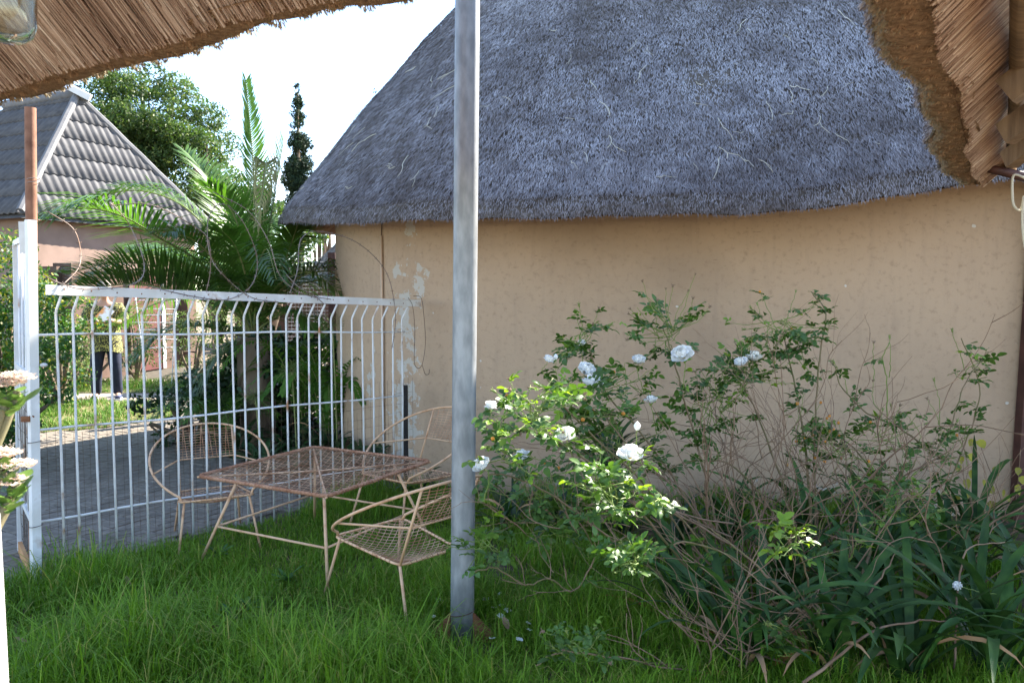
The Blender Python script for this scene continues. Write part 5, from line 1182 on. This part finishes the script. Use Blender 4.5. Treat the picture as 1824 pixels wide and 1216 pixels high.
# far left window of the house
# ================================================================== second thatched hut and mesh screen in the gap
p = at(585, 470, 14.0); h2 = thing('small_thatched_hut', 'small thatched hut glimpsed between the palm and the peach wall', 'hut', (p.x+.9, p.y+.4, 0))
MB().tube([(p.x+.9, p.y+.4, 0), (p.x+.9, p.y+.4, 2.1)], .85, 20, cap=False).build('wall', m_brown, h2)
b = MB(); cx, cy = p.x+.9, p.y+.4; prf = [(1.32, 1.62), (1.40, 1.72), (1.34, 1.92), (.9, 2.35), (.0, 3.3)]; n = 28
b.add([(cx+r_*math.cos(2*math.pi*i/n), cy+r_*math.sin(2*math.pi*i/n), z_+.03*math.sin(i*1.7)) for i in range(n) for r_, z_ in prf], [(i*5+k, i*5+k+1, ((i+1) % n)*5+k+1, ((i+1) % n)*5+k) for i in range(n) for k in range(4)]); b.build('roof', m_thatchb, h2)
q = at(590, 520, 10.5); sc = thing('mesh_screen', 'tall wire mesh screen with a brown post beside the hut wall', 'mesh screen', (q.x, q.y, 0))
MB().box((q.x+.02, q.y, 1.0), (.10, .10, 2.15)).build('post', m_darkwood, sc, False)
b = MB(); x0 = at(512, 520, 10.5).x
for xx in np.arange(x0, q.x, .05): b.tube([(xx, q.y, .05), (xx, q.y, 2.05)], .0022, 3, cap=False)
for zz in np.arange(.1, 2.05, .05): b.tube([(x0, q.y, zz), (q.x, q.y, zz)], .0022, 3, cap=False)
b.build('wire_mesh', M_('grey_wire', (.35, .35, .36), (.45, .45, .45), 8, .6), sc, True, 'stuff')
shrub('screen_shrub', 'low shrub behind the wire mesh screen', 'shrub', (q.x-.3, q.y+1.6, 0), (.6, .4, .55), 18, 1200, .06, m_shrub, 60, .15)
# a far low white building seen in the gap
p = at(535, 470, 24); fb = thing('white_outbuilding', 'pale outbuilding beyond the small thatched hut', 'building', (p.x, p.y, 0))
MB().box((p.x, p.y, 1.1), (3.4, 2, 2.2)).build('wall', m_brown, fb, False); MB().box((p.x, p.y, 2.24), (3.8, 2.4, .08)).build('roof', m_post, fb, False)
# ================================================================== trees beyond
def tree(label, x, y0, y1, Y, wpx, nc, per, leaf, mat, seed, name='broadleaf_tree', rr=(.13, .26), aspect=.5, yellow=.1):
    p = at(x, y1, Y); top = at(x, y0, Y); rg = random.Random(seed); t = thing(name, label, 'tree', (p.x, p.y, 0), 'trees beyond the gardens'); W = wpx/FPX*Y/2; H = (top.z-p.z)/2; c = Vector((p.x, p.y, (top.z+p.z)/2)); cl = []
    for k in range(nc):
        d = Vector((rg.gauss(0, 1), rg.gauss(0, 1), rg.gauss(0, 1))).normalized()*rg.random()**.4; cl.append((c+Vector((d.x*W*.85, d.y*W*.8, d.z*H*.88)), rg.uniform(*rr)*W))
    limbs(t, Vector((p.x, p.y, 0)), [q for q, r_ in cl[:12]], .09*W, 'trunk'); foliage('crown', cl, per, leaf, mat, t, seed=seed, yellow=yellow, aspect=aspect)
    return t
tree('large glossy green tree behind the tiled house roof', 262, 95, 400, 25, 310, 190, 1500, .12, m_tree, 71, rr=(.10, .22), aspect=.42)
tree('broad tree crown low behind the palm fronds', 385, 225, 470, 24, 190, 60, 1300, .11, m_tree, 75)
tree('pale green tree at the left edge above the tiled roof', 5, 178, 300, 24, 120, 36, 1300, .11, m_tree, 72, yellow=.4)
tree('leafy tree low on the skyline between cypress and thatch', 575, 255, 420, 30, 100, 30, 1200, .12, m_tree, 73)
tree('dark tree tip showing just above the thatch slope', 672, 150, 260, 34, 40, 16, 900, .14, m_cyp, 74)
tree('dark green trees massed low behind the palm', 470, 330, 520, 21, 240, 60, 900, .13, m_tree, 76)
p = at(530, 150, 32); t = thing('cypress_tree', 'tall narrow dark cypress rising left of the thatch', 'tree', (p.x, p.y, 0), 'trees beyond the gardens'); cl = []
zb = at(530, 330, 32).z
for k in range(110):
    q = random.random()**.8; z_ = p.z-(p.z-zb+1)*q; w = (.02+.60*q**.8)*U(.2, 1.0); a = U(0, 6.28); cl.append((Vector((p.x+w*math.cos(a), p.y+w*math.sin(a), z_)), (.10+.26*q)*U(.7, 1.2)))
cl.append((p-Vector((0, 0, .1)), .12)); MB().tube([(p.x, p.y, 0), (p.x, p.y, p.z-.3)], [.2, .03], 8).build('trunk', m_bark, t); foliage('crown', cl, 2600, .13, m_cyp, t, seed=77, yellow=.12, aspect=.4)

# ================================================================== the walking person
PX, PY = gnd(192, 712).x, gnd(192, 712).y
per = thing('person', 'person in patterned yellow blouse and navy trousers reading a leaflet beyond the gate', 'person', (PX, PY, 0))
def skinmesh(name, nodes, edges, mat, parent, root=0, sub=2):
    me = bpy.data.meshes.new(name); me.from_pydata([n[:3] for n in nodes], edges, []); me.materials.append(mat); o = bpy.data.objects.new(name, me)
    put(o, parent, Matrix.Translation((PX, PY, 0)) @ Matrix.Rotation(R(22), 4, 'Z'))
    s = o.modifiers.new('skin', 'SKIN'); s.use_smooth_shade = True; sb = o.modifiers.new('sub', 'SUBSURF'); sb.levels = sb.render_levels = sub
    for i, n in enumerate(nodes): me.skin_vertices[0].data[i].radius = (n[3], n[4] if len(n) > 4 else n[3]); me.skin_vertices[0].data[i].use_root = i == root
    return o
# figure faces -Y (towards the gate), head bent to the leaflet; x to its left
body = [(0, .02, .92, .13, .10), (0, .02, 1.10, .12, .095), (0, .01, 1.30, .13, .09), (0, .01, 1.40, .07, .06), (0, -.015, 1.47, .045, .045), (0, -.04, 1.55, .07, .085), (0, -.045, 1.63, .06, .075),
        (.17, .01, 1.36, .05, .05), (.25, -.02, 1.12, .042, .042), (.12, -.25, 1.14, .032, .032), (.06, -.31, 1.18, .028, .018),
        (-.17, .01, 1.36, .05, .05), (-.25, -.02, 1.12, .042, .042), (-.12, -.24, 1.13, .032, .032), (-.05, -.30, 1.17, .028, .018),
        (.09, .02, .85, .085, .09), (.11, -.03, .48, .058, .06), (.13, .05, .09, .04, .042), (.14, -.10, .04, .035, .03),
        (-.09, .02, .85, .085, .09), (-.13, .0, .48, .058, .06), (-.15, .12, .09, .04, .042), (-.18, -.03, .04, .035, .03)]
eb = [(0, 1), (1, 2), (2, 3), (3, 4), (4, 5), (5, 6), (2, 7), (7, 8), (8, 9), (9, 10), (2, 11), (11, 12), (12, 13), (13, 14), (0, 15), (15, 16), (16, 17), (17, 18), (0, 19), (19, 20), (20, 21), (21, 22)]
bo = skinmesh('body', body, eb, m_skin, per)
bl = [(0, .02, .70, .19, .155), (0, .02, .82, .19, .155), (0, .02, .98, .175, .14), (0, .01, 1.16, .165, .13), (0, .01, 1.32, .16, .11), (0, .01, 1.41, .075, .07), (.19, .01, 1.34, .07, .07), (.265, -.02, 1.14, .075, .075), (.20, -.13, 1.10, .072, .072), (-.19, .01, 1.34, .07, .07), (-.265, -.02, 1.14, .075, .075), (-.20, -.13, 1.09, .072, .072)]
skinmesh('blouse', bl, [(0, 1), (1, 2), (2, 3), (3, 4), (4, 5), (4, 6), (6, 7), (7, 8), (4, 9), (9, 10), (10, 11)], m_blouse, per)
PMb = Matrix.Translation((PX, PY, 0)) @ Matrix.Rotation(R(22), 4, 'Z'); b = MB(); hr = [(.70, .215, .165), (.78, .21, .162), (.90, .20, .155), (1.02, .19, .145), (1.12, .18, .135)]
b.add([PMb @ Vector((w*math.cos(a)*(1+.03*math.sin(5*a)), .015+d*math.sin(a)*(1+.04*math.sin(4*a+1)), z+(.02*math.sin(3*a) if z < .72 else 0))) for z, w, d in hr for a in np.linspace(0, 2*math.pi, 24, endpoint=False)], [(k*24+j, k*24+(j+1) % 24, (k+1)*24+(j+1) % 24, (k+1)*24+j) for k in range(4) for j in range(24)]); b.build('blouse_skirt', m_blouse, per)
tr_ = [(0, .02, .88, .15, .12), (.095, .02, .78, .11, .115), (.115, -.03, .48, .085, .088), (.135, .05, .05, .062, .07), (-.095, .02, .78, .11, .115), (-.135, .0, .48, .085, .088), (-.155, .12, .05, .062, .07)]
skinmesh('trousers', tr_, [(0, 1), (1, 2), (2, 3), (0, 4), (4, 5), (5, 6)], m_navy, per)
PM = Matrix.Translation((PX, PY, 0)) @ Matrix.Rotation(R(22), 4, 'Z')
for sx, x, y in ((1, .145, -.04), (-1, -.175, .04)):
    b = MB(); prf = [(-.11, .03, .035), (-.07, .042, .05), (0, .045, .045), (.06, .042, .055), (.11, .035, .06)]
    vs = []
    for (dy, w, h) in prf:
        for a in np.linspace(0, 2*math.pi, 10, endpoint=False): vs.append(PM @ Vector((x+w*math.cos(a), y+dy, .035+max(-.012, h*math.sin(a)*.8))))
    b.add(vs, [(k*10+j, k*10+(j+1) % 10, (k+1)*10+(j+1) % 10, (k+1)*10+j) for k in range(4) for j in range(10)]+[tuple(range(10)), tuple(range(49, 39, -1))]); sh = b.build('shoe', m_shoe, per)
    b = MB(); pr = [(x-.035, y-.12), (x+.035, y-.12), (x+.05, y-.05), (x+.045, y+.06), (x+.035, y+.12), (x-.035, y+.12), (x-.045, y+.06), (x-.05, y-.05)]
    b.add([PM @ Vector((q[0], q[1], z_)) for z_ in (.002, .032) for q in pr], [tuple(range(8)), tuple(range(15, 7, -1))]+[(i, (i+1) % 8, 8+(i+1) % 8, 8+i) for i in range(8)]); b.build('sole', m_sole, sh, False)
b = MB(); hc_ = Vector((0, -.02, 1.61))
b.sphere(PM @ hc_, .108, 14, 10, (.95, 1.12, 1.05), PM.to_3x3()); b.build('hair', m_hair, per)
b = MB(); b.sphere(PM @ Vector((0, -.075, 1.56)), .085, 14, 10, (.85, .85, 1.1), PM.to_3x3()); b.tube([PM @ Vector((0, -.145, 1.575)), PM @ Vector((0, -.172, 1.545)), PM @ Vector((0, -.14, 1.54))], [.008, .013, .010], 6)
for s in (-1, 1): b.sphere(PM @ Vector((s*.078, -.05, 1.56)), .022, 8, 6, (.5, .8, 1.2))
b.build('face', m_skin, per)
# fingers closing on the leaflet
b = MB()
for s in (1, -1):
    w_ = Vector((s*.06, -.31, 1.18))
    for k in range(4): p0 = w_+Vector((s*.01-s*.012*k, -.015, .012-.012*k)); b.tube([PM @ p0, PM @ (p0+Vector((-s*.03, -.025, .012))), PM @ (p0+Vector((-s*.055, -.01, .016)))], [.009, .008, .006], 6)
    b.tube([PM @ w_, PM @ (w_+Vector((-s*.015, .02, .03))), PM @ (w_+Vector((-s*.04, .0, .045)))], [.011, .010, .007], 6)
b.build('fingers', m_skin, per)
b = MB(); Rb = PM @ Matrix.Translation((.02, -.34, 1.25)) @ Matrix.Rotation(R(-38), 4, 'X') @ Matrix.Rotation(R(-18), 4, 'Y')
b.add([Rb @ Vector((x, y, z)) for z in (0, .004) for x, y in ((-.08, -.02), (.08, -.02), (.08, .17), (-.08, .17))], [(0, 1, 2, 3), (7, 6, 5, 4), (0, 4, 5, 1), (1, 5, 6, 2), (2, 6, 7, 3), (3, 7, 4, 0)])
b = MB()
q = [Vector((x, y, 0)) for x, y in ((-.075, -.10), (.075, -.10), (.075, .11), (-.075, .11))]; Rb = PM @ Matrix.Translation((.03, -.345, 1.24)) @ Matrix.Rotation(R(62), 4, 'X') @ Matrix.Rotation(R(-35), 4, 'Z')
b.add([Rb @ (v+Vector((0, 0, z))) for z in (0, .004) for v in q], [(0, 1, 2, 3), (7, 6, 5, 4), (0, 4, 5, 1), (1, 5, 6, 2), (2, 6, 7, 3), (3, 7, 4, 0)])
tag(b.build('leaflet_paper', m_paper, None, False), 'white and orange printed leaflet held by the walking person', 'leaflet')

# ================================================================== nearest things at the left edge
# succulent with flower heads
sb_ = Vector((-1.06, 1.30, 0)); suc = thing('flowering_succulent', 'jade plant with cream flower heads at the left edge', 'succulent', sb_)
b = MB(); heads = [(12, 690, 1.45), (30, 678, 1.46), (4, 815, 1.42), (30, 835, 1.44), (14, 862, 1.43), (-40, 760, 1.4), (-70, 700, 1.42)]
for k, (x, y, Y) in enumerate(heads):
    h = at(x, y+22, Y); b.tube(crom([sb_+Vector((U(-.05, .05), U(-.04, .04), 0)), sb_.lerp(h, .5)+Vector((-.10, 0, .15)), h+Vector((-.02, 0, -.05)), h], 5), [.014-.0006*i for i in range(16)], 7)
b.build('stem', M_('succulent_stem', (.16, .15, .08), (.22, .18, .1), 7, .8), suc)
sl2 = leaf_mesh('leaf', .05, .034, m_succ, .15, -.15, 5)
for (x, y, Y) in heads:
    h = at(x, y, Y)
    for k in range(9): inst('leaf', sl2, suc, Matrix.Translation(h+Vector((U(-.006, .006), U(-.006, .006), -.022-.004*k))) @ Matrix.Rotation(2.4*k, 4, 'Z') @ Matrix.Rotation(U(.1, .7), 4, 'X') @ Matrix.Scale(U(.55, .9), 4))
    b = MB()
    for k in range(46):
        a = 2.4*k; r_ = .030*math.sqrt(k/46); p = h+Vector((r_*math.cos(a), r_*math.sin(a), .012-10*r_*r_+U(-.004, .004)))
        for j in range(5): a2 = 1.257*j+a; d = Vector((math.cos(a2), math.sin(a2), .5)); s_ = d.cross(Vector((0, 0, 1))).normalized()*.0018; b.add([p, p+d*.005+s_*1.7, p+d*.0105, p+d*.005-s_*1.7], [(0, 1, 2, 3)])
    b.build('flower_head', m_sflow, suc, False)
# white veranda post just inside the frame
p = at(6, 1000, 1.12); wp = thing('veranda_post', 'white painted veranda post cut by the left frame edge', 'post', (p.x-.045, p.y, 0))
MB().tube([(p.x-.044, p.y, 0), (p.x-.048, p.y, .4), (p.x-.056, p.y, 1.22)], .045, 20).build('shaft', m_post, wp)
# hanging glass lamp under the left eave
p = at(14, 20, 1.35); lp = thing('glass_lamp', 'clear glass jar lamp hanging below the left thatch eave', 'lamp', (p.x, p.y, p.z+.25))
prf = [(.001, -.052), (.022, -.050), (.036, -.040), (.042, -.022), (.044, .02), (.043, .08), (.036, .10), (.034, .10), (.0405, .078), (.041, .02), (.039, -.02), (.033, -.036), (.020, -.045), (.001, -.047)]
b = MB(); n = 28; m = len(prf); b.add([(p.x+r_*math.cos(2*math.pi*i/n), p.y+r_*math.sin(2*math.pi*i/n), p.z+z_) for i in range(n) for r_, z_ in prf], [(i*m+k, ((i+1) % n)*m+k, ((i+1) % n)*m+k+1, i*m+k+1) for i in range(n) for k in range(m-1)]); b.build('glass_jar', m_glass, lp)
MB().tube([(p.x, p.y, p.z+.09), (p.x, p.y, p.z+.13)], .037, 18).build('collar', m_wire, lp); MB().tube([(p.x, p.y, p.z+.13), (p.x, p.y, p.z+.75)], .003, 5).build('cord', m_wire, lp)
b = MB().sphere((p.x, p.y, p.z+.045), .021, 12, 9, (1, 1, 1.25)); b.build('bulb', M_('unlit_bulb', (.75, .75, .70), (.8, .8, .76), 4, .25), lp)
